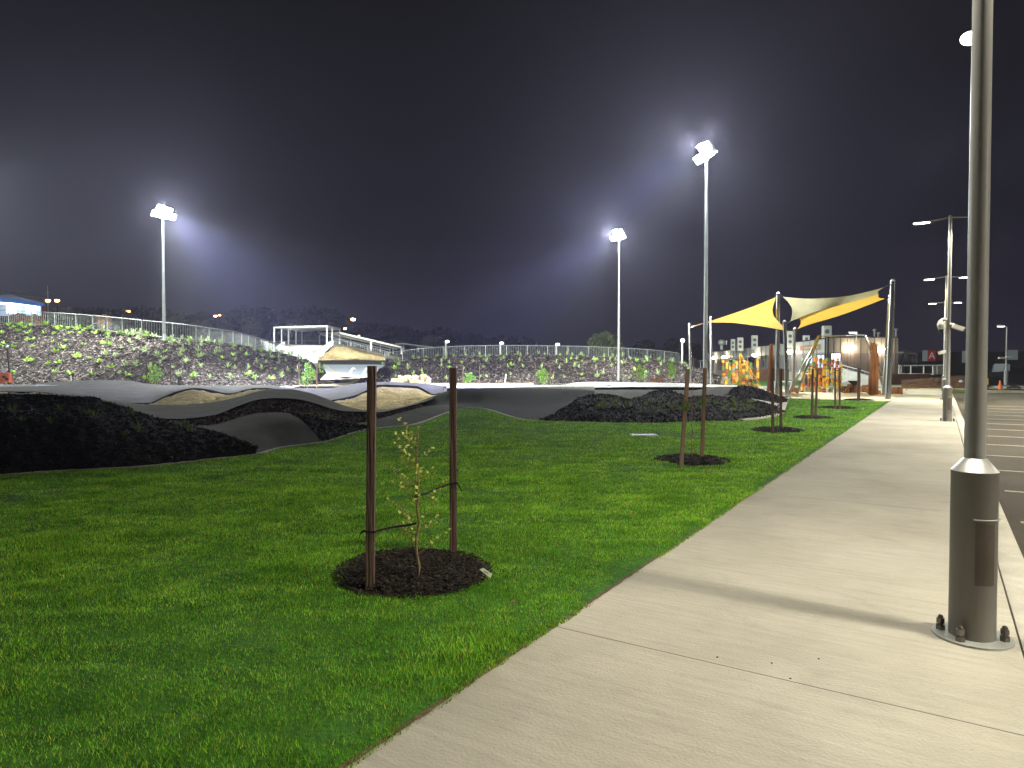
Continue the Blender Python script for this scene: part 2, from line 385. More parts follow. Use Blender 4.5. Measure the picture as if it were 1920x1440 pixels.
for i in range(1400):
    s_ = -3+i*.03; wv = .012*noise.noise(Vector((s_*9, 0, 0)))+.008*noise.noise(Vector((s_*31, 2, 0))); rr.append([Vector((TL-.02, s_, .004)), Vector((TL+.008+wv, s_, .004))])
mb.grid(rr); o = mb.build('soil_edge_strip', M['redsoil2']); o.rotation_euler = (0, 0, ang); struct(o)
kerb_profile('kerb', -6, 60, .417, .63, .0, -.16, M['kerb'])
mb = MB(); mb.add([(t, s, -.145) for t, s in ((.62, -12), (46, -12), (46, 74), (.62, 74))], [(0, 1, 2, 3)])
o = mb.build('car_park_road', M['road']); o.rotation_euler = (0, 0, ang); struct(o)
for i in range(-4, 13):
    s = 9.44+2.28*i
    strip_st('road_marking', s-.045, s+.045, .78, 5.9, -.139, M['paint'], th=.004)
# cross path beyond, pale strip
def flat(name, pts, z, m):
    mb = MB(); vs = [(*G(px, py, z).xy, z) for px, py in pts]
    mb.add(vs, [tuple(range(len(vs)))]); return struct(mb.build(name, m))
def flat3(name, pts, z, m):
    mb = MB(); mb.add([(x, y, z) for x, y in pts], [tuple(range(len(pts)))]); return struct(mb.build(name, m))

# ------------------------------------------------------------------ pump track
base_l = row(LAWN, 220, -700, 480)
crestA = [(-700, 735, 13), (0, 739, 13), (69, 739, 13), (125, 742, 13), (172, 746, 13.2), (200, 754, 13.4), (236, 764, 13.5), (278, 779, 13.5), (319, 791, 13.5), (361, 800, 13.4), (417, 813, 13), (450, 828, 12.7), (480, 846, 12.5)]
cA = row(crestA, 220)
DN = [(-700, 752, 17), (0, 750, 16.5), (200, 760, 16.5), (280, 784, 16.3), (328, 788, 16.5), (361, 786, 16.8), (403, 780, 17), (450, 762, 17.5), (487, 751, 18), (520, 748.5, 18.2), (555, 750, 18.5), (590, 758, 19), (625, 769, 19.5),
      (650, 773, 20), (687, 774, 20.5), (707, 775, 21), (750, 767, 22), (790, 757, 23.2)]
DF = [(-700, 741, 21), (0, 739, 20), (147, 742, 20), (200, 752, 20), (278, 760, 20), (333, 761, 20.3), (389, 757, 20.8), (444, 747, 21), (485, 735, 21.5), (507, 731.5, 21.7), (540, 731.5, 22), (575, 737, 22.3), (615, 750, 23),
      (640, 760, 23.3), (665, 767, 23.6), (687, 770, 24), (720, 769, 24.8), (750, 765, 25.2), (775, 758.5, 25.4), (800, 749, 26), (830, 737, 27)]
FN = [(-700, 735, 24), (55, 736, 24), (125, 742, 25), (200, 754, 25.5), (222, 757, 26), (278, 757, 26.5), (303, 747, 27), (333, 735, 27.3), (364, 729, 27.6), (389, 731.5, 28), (428, 739, 28.5), (480, 729, 29), (505, 729, 29), (540, 742, 29.5),
      (585, 756, 30), (625, 751, 30), (660, 744, 30.5), (690, 732, 31), (712, 722.5, 31), (750, 723.5, 31.5), (780, 725, 32), (797, 732, 32), (812, 740, 31), (830, 737.5, 30)]
FF = [(-700, 722, 34), (0, 723, 34), (55, 722, 34), (90, 717, 35), (125, 715, 35), (194, 712.5, 36), (244, 714, 36), (272, 719, 36), (319, 722, 36.5), (400, 723, 37), (487, 722, 38), (540, 726, 38), (595, 731, 38), (650, 722, 38), (690, 717, 38),
      (725, 716, 38), (780, 718, 38), (832, 724, 37)]
R1 = [(369, 800, 14.3), (400, 798, 14.5), (450, 784, 15), (487, 776, 15.3), (520, 774.5, 15.5), (555, 777.5, 15.8), (600, 786, 16.3), (657, 797, 17.3), (707, 787, 19), (750, 776, 20.5), (800, 763, 22.4), (842, 760, 24)]
# mound A front (lawn edge -> crest) and its back down to the track
e1 = mix(base_l, cA, .38, .10); e2 = mix(base_l, cA, .75, .09)
e1 = [Vector((p.x, p.y, max(p.z*1.25-.05, b.z+.3*(c.z-b.z)))) for p, b, c in zip(e1, base_l, cA)]
ground('mulch_mound', loft([base_l, e1, e2, cA], 14, .05, .9, 3, .05, 7), M['mulch'], chips=9000, cs=.035)
backr = row([(-700, 752, 17), (0, 750, 16.4), (200, 762, 16.3), (280, 786, 16.1), (328, 790, 16.2), (369, 800, 14.6), (420, 815, 13.3), (480, 849, 12.8)], 220)
ground('mulch_slope', loft([cA, backr], 8, .03, 1.2, 8, .04, 7), M['mulch'])
n = 230
Dn = off(row(DN, n), 0, 0, .03); Df = off(row(DF, n, -700, 830), 0, 0, .03)
ground('track_ribbon', loft([Dn, mix(Dn, Df, .5, -.05), Df], 7), M['asphalt'], skirt=.16)
Fn = off(row(FN, n), 0, 0, .03); Ff = row(FF, n)
ground('track_ribbon', loft([Fn, mix(Fn, Ff, .35, -.03), mix(Fn, Ff, .8, 0), Ff], 6), M['asphalt'], skirt=.22)
# tan fill between the two ribbons
tn = off(row(DF, n, -700, 830), 0, .05, -.06); tf = off(row(FN, n), 0, -.02, -.08)
ground('dirt_fill', loft([tn, mix(tn, tf, .35, .02), mix(tn, tf, .7, .05), tf], 8, .10, 1.6, 5, .07, 4.5), M['tan'])
# near roller B, mulch H darkened for the shade on it, ribbon G
nB = 90
bT = off(row(R1, nB, 369, 542), 0, 0, .02); bB = row(LAWN, nB, 430, 604)
ground('track_roller', loft([off(bB, 0, .06, .005), mix(bB, bT, .55, .10), bT], 10, .02, .8, 2), M['asphalt'], skirt=.06)
hT = row(R1, nB, 545, 657); hB = off(row(LAWN, nB, 606, 700), 0, .06, .0)
hM = mix(hB, hT, .5, .06)
ground('shaded_mulch_bed', loft([hB, hM, hT], 10, .05, 1.4, 6, .05, 8), M['mulch'], chips=1500, cs=.04)
gT = off(row(R1, nB, 652, 842), 0, 0, .02); gB = off(row(LAWN, nB, 700, 842), 0, .06, .0)
ground('track_ribbon', loft([gB, mix(gB, gT, .5, .02), gT], 8), M['asphalt'], skirt=.06)
cN = row(R1, n, 369, 800); cF = off(row(DN, n, 300, 790), 0, -.03, -.03)
cN = off(cN, 0, .02, -.02)
ground('brown_mulch_bed', loft([cN, mix(cN, cF, .4, -.04), mix(cN, cF, .75, -.02), cF], 10, .05, 1.3, 9, .06, 7), M['mulch_brown'], chips=5000, cs=.045, chm=M['chip3'])
# wide berm J (asphalt, shade put into its colour) right of the ribbons
JN = [(742, 768, 22.5), (800, 764, 22.5), (842, 766, 23.3), (885, 775, 22.8), (935, 783, 21.7), (990, 789.5, 20.9), (1022, 787, 20.9), (1045, 772, 22.5), (1071, 756, 24), (1092, 745, 25), (1115, 741, 26)]
JT = [(772, 760, 25.8), (800, 749, 26.0), (822, 739, 26.0), (843, 732, 26.0), (876, 727.3, 26.2), (962, 728, 26.5), (1060, 729, 27.5), (1115, 732, 29)]
jn = off(row(JN, n), 0, 0, .0); jt = row(JT, n)
ground('track_berm', loft([off(jn, 0, -.3, -.12), jn, mix(jn, jt, .55, -.20), mix(jn, jt, .88, -.02), jt], 9, .015, .7, 4), M['asphalt_shaded'])
jf = row([(772, 760, 27.5), (800, 752, 28.5), (835, 738, 30), (876, 728, 33), (962, 726, 35), (1060, 724, 37), (1115, 724, 37)], n)
ground('track_berm', loft([jt, jf], 5), M['asphalt'])
# mulch mound K and asphalt behind, mound L
KB = row(LAWN, n, 1008, 1470)
KC = [(1022, 786, 20.9), (1044, 773, 22.5), (1071, 757, 23.6), (1092, 745.5, 24), (1111, 741, 24.6), (1125, 740, 25), (1152, 741, 25), (1179, 748.5, 25), (1201, 744, 25.5), (1222, 735, 26), (1236, 732.5, 26), (1250, 732.5, 26), (1268, 736, 26), (1290, 744.5, 26), (1315, 742.5, 26.5), (1335, 741.5, 27), (1360, 745, 27), (1400, 748, 27),
      (1440, 757, 26.5), (1462, 766, 25.6), (1471, 772, 24.4)]
kc = row(KC, n)
k1 = [Vector((p.x, p.y, b.z+(c.z-b.z)*.55+.03)) for p, b, c in zip(mix(KB, kc, .35), KB, kc)]
k2 = [Vector((p.x, p.y, b.z+(c.z-b.z)*.92)) for p, b, c in zip(mix(KB, kc, .75), KB, kc)]
ground('mulch_mound', loft([off(KB, 0, .10, .0), k1, k2, kc], 12, .06, 1.1, 12, .06, 7), M['mulch'], chips=8000, cs=.05)
M1 = row([(1100, 731, 31), (1200, 730.5, 32), (1300, 731.5, 33), (1327, 727.5, 33), (1350, 724.5, 33), (1384, 725, 33), (1400, 731, 33)], n)
kb = row([(1030, 790, 22.5), (1071, 768, 25), (1111, 750, 26.2), (1201, 752, 27.2), (1250, 746, 27.6), (1290, 746.5, 27.2), (1315, 744, 27.4), (1340, 744, 28), (1360, 745.5, 28), (1385, 748, 28)], n)
ground('mulch_slope', loft([kc, kb], 5, 0, 1, 0, .03, 6), M['mulch'])
ground('track_apron', loft([off(kb, 0, -.05, .03), mix(kb, M1, .5, .03), M1], 8), M['asphalt'], skirt=.1)
lf = row([(1356, 748, 27.8), (1378, 749, 28), (1415, 752, 28), (1445, 757, 28), (1476, 758, 29.5)], 110)
lc = row([(1360, 743, 29.5), (1370, 733, 30.5), (1382, 726, 31), (1397, 723.5, 31.3), (1415, 726.5, 31.3), (1435, 734, 31.3), (1460, 744, 31.5), (1477, 750, 31.8)], 110)
lb = row([(1362, 735, 34), (1397, 733, 35), (1435, 738, 35), (1460, 743, 35), (1481, 746, 34.8)], 110)
ground('mulch_mound', loft([lf, mix(lf, lc, .5, .06), lc, lb], 10, .06, 1.3, 15, .05, 7), M['mulch'], chips=2500, cs=.05)
mb = MB(); mb.grid([off(row([(1405, 752, 27.2), (1430, 757, 27), (1455, 764, 26.6)], 12), 0, 0, .05), off(row([(1410, 750, 28.2), (1436, 754.5, 28), (1463, 759.5, 28)], 12), 0, 0, .06)])
struct(mb.build('concrete_sliver_kerb', M['conc']))
# raised concrete deck beyond
mb = MB()
dk = [(858, 722.3, 37.5, .75), (1058, 722.5, 38, .7), (1072, 719, 39, .75), (1090, 717, 40, .85), (1110, 716, 40.5, .85), (1200, 717, 42, .8), (1320, 719.5, 42, .7), (1395, 722.5, 42, .6)]
dfn = row([(838, 727.5, 36), (960, 728, 36), (1060, 728.3, 36), (1110, 726.5, 36.3), (1200, 725.5, 37), (1320, 726, 37.5), (1384, 725, 38)], 90)
dff = row([(838, 721.5, 39), (960, 722, 39), (1056, 722.3, 39.5), (1076, 718, 40.5), (1106, 716, 41), (1200, 717, 43), (1315, 719.5, 43), (1384, 722, 43)], 90)
ground('concrete_deck', loft([dfn, dff], 3), M['conc'], skirt=.35)
mb = MB(); mb.box(P(1114, 722.8, 38.3)+Vector((0, 0, .05)), (1.9, .9, .05)); struct(mb.build('white_slab_marking', M['white']))
# left ledge by the track
mb = MB(); q = P(8, 727.5, 31.5); mb.box(q, (3.6, .9, .28)); mb.box(q+Vector((2.2, -.1, -.02)), (.7, .5, .3)); struct(mb.build('concrete_kerb_ledge', M['conc']))
# garden edging along the lawn
def edging(name, x0, x1, w, dz=.03):
    pts = [lawn_far(x0+(x1-x0)*i/200) for i in range(201)]
    mb = MB(); a = []; b = []; c = []
    for i, p in enumerate(pts):
        t = (pts[min(i+1, 200)]-pts[max(i-1, 0)]); t.z = 0; t.normalize(); nn = Vector((-t.y, t.x, 0))
        a.append(p+Vector((0, 0, -.1))); b.append(p+Vector((0, 0, dz))); c.append(p+nn*w+Vector((0, 0, dz)))
    mb.grid([a, b, c, off(c, 0, 0, -.2)]); return struct(mb.build(name, M['kerb'], loc=(pts[100].x, pts[100].y, 0), smooth=False))
edging('edging_kerb', -650, 1010, .10)
edging('edging_kerb', 1395, 1482, .28, .05)

# ------------------------------------------------------------------ embankments
BL = [(-260, 726, 57), (0, 724, 56), (120, 723, 54), (300, 724, 52), (450, 723, 54), (560, 722.5, 58), (600, 719, 62), (634, 713, 66)]
TLp = [(-260, 596, 70), (0, 608, 68), (135, 616.5, 66), (275, 632, 60.5), (337, 638, 60.5), (395, 643, 66), (442, 648, 71), (500, 659, 77), (560, 672, 80), (600, 689, 74), (634, 712, 67)]
bl = row(BL, 260); tl = row(TLp, 260)
emL = loft([off(bl, 0, -1, -.3), bl, mix(bl, tl, .5, .25), mix(bl, tl, .9, .12), tl], 12, .25, .35, 20, .22, 1.6, keep=False)
ground('embankment_terrain', emL, M['mulch_far'], chips=16000, cs=.15, chm=M['chip4'])
lb2 = row([(-260, 598, 90), (0, 612, 90), (275, 640, 90), (500, 665, 100), (634, 713, 100)], 260)
ground('embankment_top_terrain', loft([off(tl, 0, 0, -.02), lb2], 3), M['soil'])
BR = [(676, 711, 68), (705, 717, 66), (745, 719.5, 66), (860, 720, 66), (1060, 719.5, 66), (1200, 718, 68), (1290, 717, 70), (1352, 717, 72)]
TR = [(676, 710, 69), (694, 700, 76), (714, 688, 84), (738, 679.5, 90), (800, 672.5, 90), (860, 669.5, 90), (930, 668, 90), (1061, 668.7, 90), (1176, 673, 90), (1230, 677, 90), (1273, 681, 90), (1310, 692, 82), (1352, 715, 73)]
br = row(BR, 260); tr_ = row(TR, 260)
emR = loft([off(br, 0, -1, -.3), br, mix(br, tr_, .5, .3), mix(br, tr_, .9, .15), tr_], 12, .3, .3, 30, .26, 1.3, keep=False)
ground('embankment_terrain', emR, M['mulch_far'], chips=14000, cs=.17, chm=M['chip4'])
rb2 = row([(676, 712, 92), (720, 688, 95), (900, 676, 115), (1273, 684, 115), (1352, 705, 100)], 260)
ground('embankment_top_terrain', loft([off(tr_, 0, 0, -.02), rb2], 3), M['soil'])
# pale ground between
flat('sand_ground', [(520, 735), (560, 724), (1000, 724), (1000, 713), (735, 703), (650, 701), (600, 708), (520, 712)], .02, M['sand'])
flat3('dirt_ground', [(-60, 33), (8, 33), (8, 62), (-60, 62)], -.12, M['soil'])

# ------------------------------------------------------------------ railings
def railing(name, pts, h, label, m, bay=2.8, gap=.22, bar=.020):
    cum = [0]
    for a, b in zip(pts, pts[1:]): cum.append(cum[-1]+(b-a).length)
    Lt = cum[-1]
    def at(s):
        s = max(0, min(Lt, s)); i = 0
        while i < len(cum)-2 and cum[i+1] < s: i += 1
        t = (s-cum[i])/max(1e-6, cum[i+1]-cum[i]); return pts[i].lerp(pts[i+1], t)
    mid = at(Lt/2); root = thing(name, mid, label, 'railing')
    nb = max(1, round(Lt/bay)); U = Vector((0, 0, 1))
    fine = [at(Lt*i/(nb*2)) for i in range(nb*2+1)]
    MB().tube([p+U*h for p in fine], .04, 6).build('top_rail', m, root)
    MB().tube([p+U*.12 for p in fine], .03, 6).build('bottom_rail', m, root)
    for i in range(nb+1):
        p = at(Lt*i/nb); MB().box(p+U*(h/2-.05), (.07, .07, h+.1)).build('post', m, root)
    for i in range(nb):
        mb = MB(); s0, s1 = Lt*i/nb, Lt*(i+1)/nb; k = int((s1-s0)/gap)
        for j in range(1, k):
            p = at(s0+(s1-s0)*j/k); mb.box(p+U*(h/2+.06), (bar, bar, h-.13))
        mb.build('baluster_panel', m, root)
    return root
def rowpts(pts, n): return row(pts, n)
FL = [(-120, 603, 69), (0, 607.5, 68), (135, 615.5, 66), (275, 631, 60), (337, 637, 60), (395, 642.5, 65), (442, 647, 71), (485, 656, 80), (520, 664, 88), (573, 672.5, 98)]
railing('railing', rowpts(FL, 60), 1.4, 'long grey steel railing along the crest of the tall planted bank', M['galv_rail'])
FR = [(722, 682, 88), (760, 677, 90), (800, 672.5, 90), (860, 669, 90), (930, 667.7, 90), (1061, 668.5, 91), (1176, 672.5, 92), (1230, 676, 93), (1273, 681, 95)]
railing('railing', rowpts(FR, 60), 1.42, 'arched pale steel railing on top of the low round bank', M['galv_rail'])
FE = [(1273, 681, 95), (1262, 678.5, 112)]
# ------------------------------------------------------------------ strappy plants on the banks
def tuft_mesh(name, nb, ln, w, m, up=.5, seed=1, lobes=False):
    r = random.Random(seed); mb = MB()
    for i in range(nb):
        a = r.uniform(0, 2*math.pi); L = ln*r.uniform(.6, 1.1); el = r.uniform(.35, 1.2)*up*2
        d = Vector((math.cos(a)*math.cos(el), math.sin(a)*math.cos(el), math.sin(el))); sd = Vector((-math.sin(a), math.cos(a), 0))
        p0 = d*.02; p1 = d*L*.55; p2 = d*L+Vector((0, 0, -L*.22*r.random()))
        ww = w*r.uniform(.7, 1.2)
        mb.add([p0-sd*ww*.4, p0+sd*ww*.4, p1+sd*ww, p1-sd*ww, p2], [(0, 1, 2, 3), (3, 2, 4)])
    me = bpy.data.meshes.new(name); me.from_pydata(mb.v, [], mb.f); me.materials.append(m); me.update(); return me
leafy = [tuft_mesh('strappy_plant', 16, .42, .05, M['plantleaf'], .45, i) for i in range(4)]
pale = [tuft_mesh('strappy_plant', 18, .5, .03, M['plantpale'], .6, 10+i) for i in range(4)]
def sample_bank(rows, u, v):
    i = v*(len(rows)-1); k = u*(len(rows[0])-1); return rows[min(int(i), len(rows)-1)][min(int(k), len(rows[0])-1)]
def put(me, name, p, label, cat, group, s=1.0):
    o = bpy.data.objects.new(name, me); col.objects.link(o); o.location = p; o.rotation_euler = (rnd.uniform(-.15, .35), rnd.uniform(-.2, .2), rnd.uniform(0, 6.28)); o.scale = (s, s, s*rnd.uniform(.8, 1.2))
    return tag(o, label, cat, group)
cnt = 0
for iv in range(8):
    nu = 27 if iv < 7 else 30
    for iu in range(nu):
        u = (260+ (634-0)*(iu+rnd.uniform(.15, .85)+.5*(iv % 2))/nu)/(634+260); v = .30+.68*(iv+rnd.uniform(.2, .8))/8
        if u > .985 or (u > .86 and iv > 6) or rnd.random() < .18: continue
        p = sample_bank(emL, u, v)
        px = u*894-260
        if px < 190 or rnd.random() < .25:
            put(rnd.choice(leafy), 'strappy_plant', p+Vector((0, -.05, .05)), 'small bright green broad-leaved plant set into the tall dark bank', 'plant', 'broad-leaved plants on the tall bank', rnd.uniform(.95, 1.6))
        else:
            put(rnd.choice(pale), 'strappy_plant', p+Vector((0, -.05, .05)), 'small pale spiky plant fanned out in the tall bark-covered bank', 'plant', 'spiky plants on the tall bank', rnd.uniform(1.0, 1.6))
        cnt += 1
for iv in range(6):
    for iu in range(24):
        u = (34+(1290-700)*(iu+rnd.uniform(.1, .9))/24)/(1352-676); v = .28+.70*(iv+rnd.uniform(.1, .9))/6
        if rnd.random() < .2: continue
        p = sample_bank(emR, u, v); put(rnd.choice(pale if rnd.random() < .7 else leafy), 'strappy_plant', p+Vector((0, -.05, .06)), 'pale green tuft planted in the low round bank beneath the arched railing', 'plant', 'tufts on the low round bank', rnd.uniform(1.0, 1.7)); cnt += 1
# staked shrubs along the toe of the banks
def leafcloud(mb, c, rx, ry, rz, n, s, r, mi=0, shell=.35):
    c = Vector(c)
    for _ in range(n):
        while True:
            q = Vector((r.uniform(-1, 1), r.uniform(-1, 1), r.uniform(-1, 1)))
            if q.length < 1: break
        q = q*((1-shell)+shell/max(q.length, .3)) if q.length > .3 else q
        p = c+Vector((q.x*rx, q.y*ry, q.z*rz)); a = Vector((r.uniform(-1, 1), r.uniform(-1, 1), r.uniform(-1, 1))).normalized(); b = a.orthogonal().normalized(); k = s*r.uniform(.6, 1.3)
        mb.add([p-a*k, p-b*k*.6, p+a*k, p+b*k*.6], [(0, 1, 2, 3)], mi)
def shrub(px, py0, py1, w, Y, label, seed=1, m='shrub', drop=.0, clumps=7):
    r = random.Random(seed); b = P(px, py1, Y); t = P(px, py0, Y); h = t.z-b.z; root = thing('shrub', b, label, 'shrub')
    MB().tube([b, b+Vector((.05, 0, h*.5)), b+Vector((0, 0, h*.85))], [.04, .025, .01], 5).build('stem', M['bark'], root)
    mb = MB(); W = w/F*Y/2
    for i in range(clumps):
        z = h*(.18+.75*(i+.5)/clumps); k = math.sin(math.pi*min(.95, max(.25, (i+.8)/clumps)))
        leafcloud(mb, b+Vector((r.uniform(-.45, .45)*W, r.uniform(-.4, .4)*W, z)), W*.75*k+.08, W*.7*k+.08, h/clumps*1.1, 60, .055*Y/45, r)
    mb.build('foliage', M[m], root)
    return root
def stake(name, b, t, w, label, group=None, m='stake', slant=False):
    b, t = Vector(b), Vector(t); mb = MB(); d = (t-b); u = d.normalized(); x = Vector((1, 0, 0)); x = (x-u*x.dot(u)).normalized(); y = u.cross(x)
    rt = Matrix((x, y, u)).transposed(); mb.box((b+t)/2-u*.06, (w, w*.9, d.length+.12), rot=rt)
    return tag(mb.build(name, M[m], loc=b), label, 'stake', group)
sh = [(290, 683, 723, 30, 50, 275, 320, 678, 'bright green bushy shrub between dark stakes below the tall bank'),
      (576, 680, 728, 30, 46, 561, 594, 680, 'tall feathery green shrub between two dark stakes near the gap in the banks'),
      (880, 698, 720, 20, 60, 868, 899, 686, 'small blue-green shrub between stakes beside the stone heap'),
      (1019, 691, 723, 28, 56, 1004, 1032, 684, 'round lime shrub between stakes at the middle of the low bank'),
      (1199, 684, 716, 26, 58, 1193, 1193, 685, 'lime shrub behind a single dark stake beside the brown planter pots'),
      (1258, 678, 712, 17, 58, 1249, 1249, 686, 'slim yellow-green shrub with one dark stake at the far end of the low bank')]
for i, (px, y0, y1, w, Y, s1, s2, sy, lb) in enumerate(sh):
    shrub(px, y0, y1, w, Y, lb, seed=30+i)
    for k, sx in enumerate({s1, s2}):
        stake('stake', P(sx, y1+1, Y-.2), P(sx, sy, Y-.2), .07, 'thin dark wooden stake beside the '+lb.split(' beside')[0].split(' between')[0].split(' behind')[0].split(' with')[0], 'stakes holding the bank shrubs')
stake('stake', P(946, 720, 62), P(949, 701, 62), .08, 'short white marker peg leaning at the foot of the low bank', m='white')
stake('stake', P(133, 716, 45), P(133, 704, 45), .06, 'short yellowish peg behind the crest of the grey track', m='plastic')
for px in (1225, 1237):
    mb = MB(); b = P(px, 716, 60); mb.lathe(b, [(.22, 0), (.28, .32), (.25, .32), (.2, .1)], 12)
    tag(mb.build('planter_pot', M['timber'], loc=b, smooth=True, sharp=30), 'brown empty pot by the lime shrub, '+('nearer the arched bank centre' if px == 1225 else 'nearer the shade sail'), 'pot', 'brown pots at the bank')
# limestone heap
mb = MB(); r = random.Random(5)
for i in range(70):
    px = r.uniform(738, 804); top = 706 if px > 748 else 713
    p = P(px, r.uniform(top, 718), 63+r.uniform(-.6, .6)); mb.ball(p, r.uniform(.16, .36), 6, jit=.25, sc=(1, .8, .75))
tag(mb.build('rubble', M['rock'], loc=P(770, 719, 63)), 'heap of broken cream limestone rocks at the foot of the low bank', 'rocks', None, 'stuff')
# ------------------------------------------------------------------ start hill, ramps, canopies
def quad3(name, pts, m, th=0):
    mb = MB(); vs = [P(*p) for p in pts]; mb.add(vs, [tuple(range(len(vs)))])
    return mb
U3 = Vector((0, 0, 1))
mb = MB(); a = row([(470, 668, 100), (520, 660, 100), (560, 665, 96), (590, 676, 90), (598, 690, 84)], 40)
b = row([(492, 648, 116), (525, 647, 115), (570, 647, 115), (607, 647, 115), (612, 655, 112)], 40)
mb.grid([off(a, 0, 0, -2), a, mix(a, b, .5, -.2), b]); struct(mb.build('start_ramp_path', M['conc'], smooth=True))
# platform deck behind and hill mass
mb = MB(); mb.grid([row([(455, 660, 108), (492, 648, 114), (640, 648, 116), (760, 668, 116)], 40), row([(455, 655, 135), (492, 645, 135), (640, 647, 135), (760, 668, 135)], 40)])
struct(mb.build('start_hill_terrain', M['sand']))
hA = row([(596, 676, 92), (604, 673, 94), (650, 675, 94), (690, 675, 94), (722, 676, 95)], 70)
hB = row([(596, 672, 100), (612, 662, 103), (628, 649.5, 108), (645, 650, 110), (665, 657, 110), (690, 664.5, 110), (722, 671, 108)], 70)
ground('dirt_mound', loft([off(hA, 0, -1, -.5), hA, mix(hA, hB, .5, .25), hB], 10, .18, 1.0, 3, .12, 3), M['tan'])
hC = row([(628, 648.5, 118), (660, 650, 118), (690, 657, 118), (722, 664, 118), (760, 672, 118)], 40)
hB2 = row([(628, 649.5, 108), (645, 650, 110), (665, 657, 110), (690, 665, 110), (740, 674, 108)], 40)
ground('dirt_mound', loft([hB2, hC], 5, .1, 1, 5), M['tan'])
# stepped edge and side wall of the ramp
mb = MB()
for i in range(5):
    mb.box(P(593+i*3, 670-i*1.2+(4-i)*.6, 97+i), (1.7, .9, .35))
tag(mb.build('steps', M['white'], loc=P(596, 672, 97)), 'white concrete steps at the bottom of the tan dirt mound beside the start ramp', 'steps')
def wallquad(mb, pts, th=.15):
    vs = [P(*p) for p in pts]; n = (vs[1]-vs[0]).cross(vs[2]-vs[0]).normalized()*th; k = len(vs)
    mb.add(vs+[v+n for v in vs], [tuple(range(k)), tuple(range(2*k-1, k-1, -1))]+[(i, i+k, (i+1) % k+k, (i+1) % k) for i in range(k)])
root = thing('ramp_balustrade', P(600, 662, 100), 'pale solid side wall rising beside the tan dirt mound', 'ramp wall')
mb = MB(); wallquad(mb, [(594, 661, 100), (618, 641, 108), (625, 640, 110), (625, 647, 110), (600, 668, 100)]); mb.build('side_panel', M['white'], root)
MB().tube([P(594, 660, 100), P(618, 640, 108), P(625, 639, 110)], .07, 6).build('top_rail', M['galv_rail'], root)
root = thing('ramp_balustrade', P(510, 660, 102), 'low pale side wall on the far side of the start ramp', 'ramp wall')
mb = MB(); wallquad(mb, [(508, 657, 104), (530, 641, 114), (534, 641, 114), (534, 648, 114), (520, 657, 104)]); mb.build('side_panel', M['white'], root)
# grey berm wall and pale banked turn in the gap
g1 = row([(598, 683, 78), (640, 683, 79), (700, 683.5, 80), (724, 684, 80)], 50); g2 = row([(595, 676, 84), (612, 675.5, 86), (640, 675.5, 86), (700, 675.5, 86), (724, 676, 86)], 50)
ground('berm_track', loft([g1, mix(g1, g2, .5, -.1), g2], 5), M['asphalt'])
g3 = row([(595, 676, 86), (640, 674.5, 90), (700, 674.5, 90), (724, 675, 90)], 50)
ground('berm_path', loft([off(g2, 0, 0, .02), g3], 2), M['conc'])
f1 = row([(612, 700, 60), (650, 704, 60), (672, 707.5, 60), (690, 702, 62), (712, 690, 70)], 40); f2 = off(row([(605, 683.5, 77), (640, 683.5, 78), (690, 683.5, 78), (722, 684, 79)], 40), 0, 0, 0)
ground('pale_track', loft([f1, mix(f1, f2, .5, -.1), f2], 6), M['bluepaint'])
f3 = row([(600, 712, 57), (640, 711, 57), (672, 709, 57), (700, 706, 58)], 40)
ground('sand_ground', loft([f3, off(f1, 0, 0, .01)], 4), M['sand'])
mb = MB(); v = [P(*p) for p in [(608, 684, 77), (626, 697, 66), (668, 707, 58), (640, 709, 57), (628, 706, 60), (614, 692, 72)]]; mb.add([q+Vector((0, 0, .12)) for q in v], [tuple(range(6))]); struct(mb.build('sand_bank_terrain', M['sand']))
for i, (x0, lab) in enumerate(((654, 'bent pale tube hoop standing on the light banked turn in the gap between the banks'), (680, 'pale tube hoop half hidden behind the front stake, beside its twin on the banked turn'))):
    mb = MB(); mb.tube([P(x0, 704, 62), P(x0+6, 692, 63), P(x0+9, 690.5, 63.5), P(x0+12, 693, 64)], .10, 6); tag(mb.build('hoop_rail', M['white'], loc=P(x0, 704, 62), smooth=True), lab, 'rail')
def canopy(name, loc, label, roofs, posts, beams, m='white'):
    root = thing(name, loc, label, 'canopy')
    for pts in roofs:
        mb = MB(); vs = [P(*p) for p in pts]; k = len(vs)
        mb.add(vs+[v+Vector((0, 0, .14)) for v in vs], [tuple(range(k-1, -1, -1)), tuple(range(k, 2*k))]+[(i, (i+1) % k, (i+1) % k+k, i+k) for i in range(k)]); mb.build('roof', M[m], root)
    for a, b, w in posts: MB().tube([P(*a), P(*b)], w, 4, sq=True).build('post', M[m], root)
    for a, b, w in beams: MB().tube([P(*a), P(*b)], w, 4, sq=True).build('beam', M[m], root)
    return root
rf = [(513, 614.5, 112), (615, 612, 112), (638, 617, 122), (566, 622, 134)]
pb = [(P(513, 613.5, 112), 1), ]
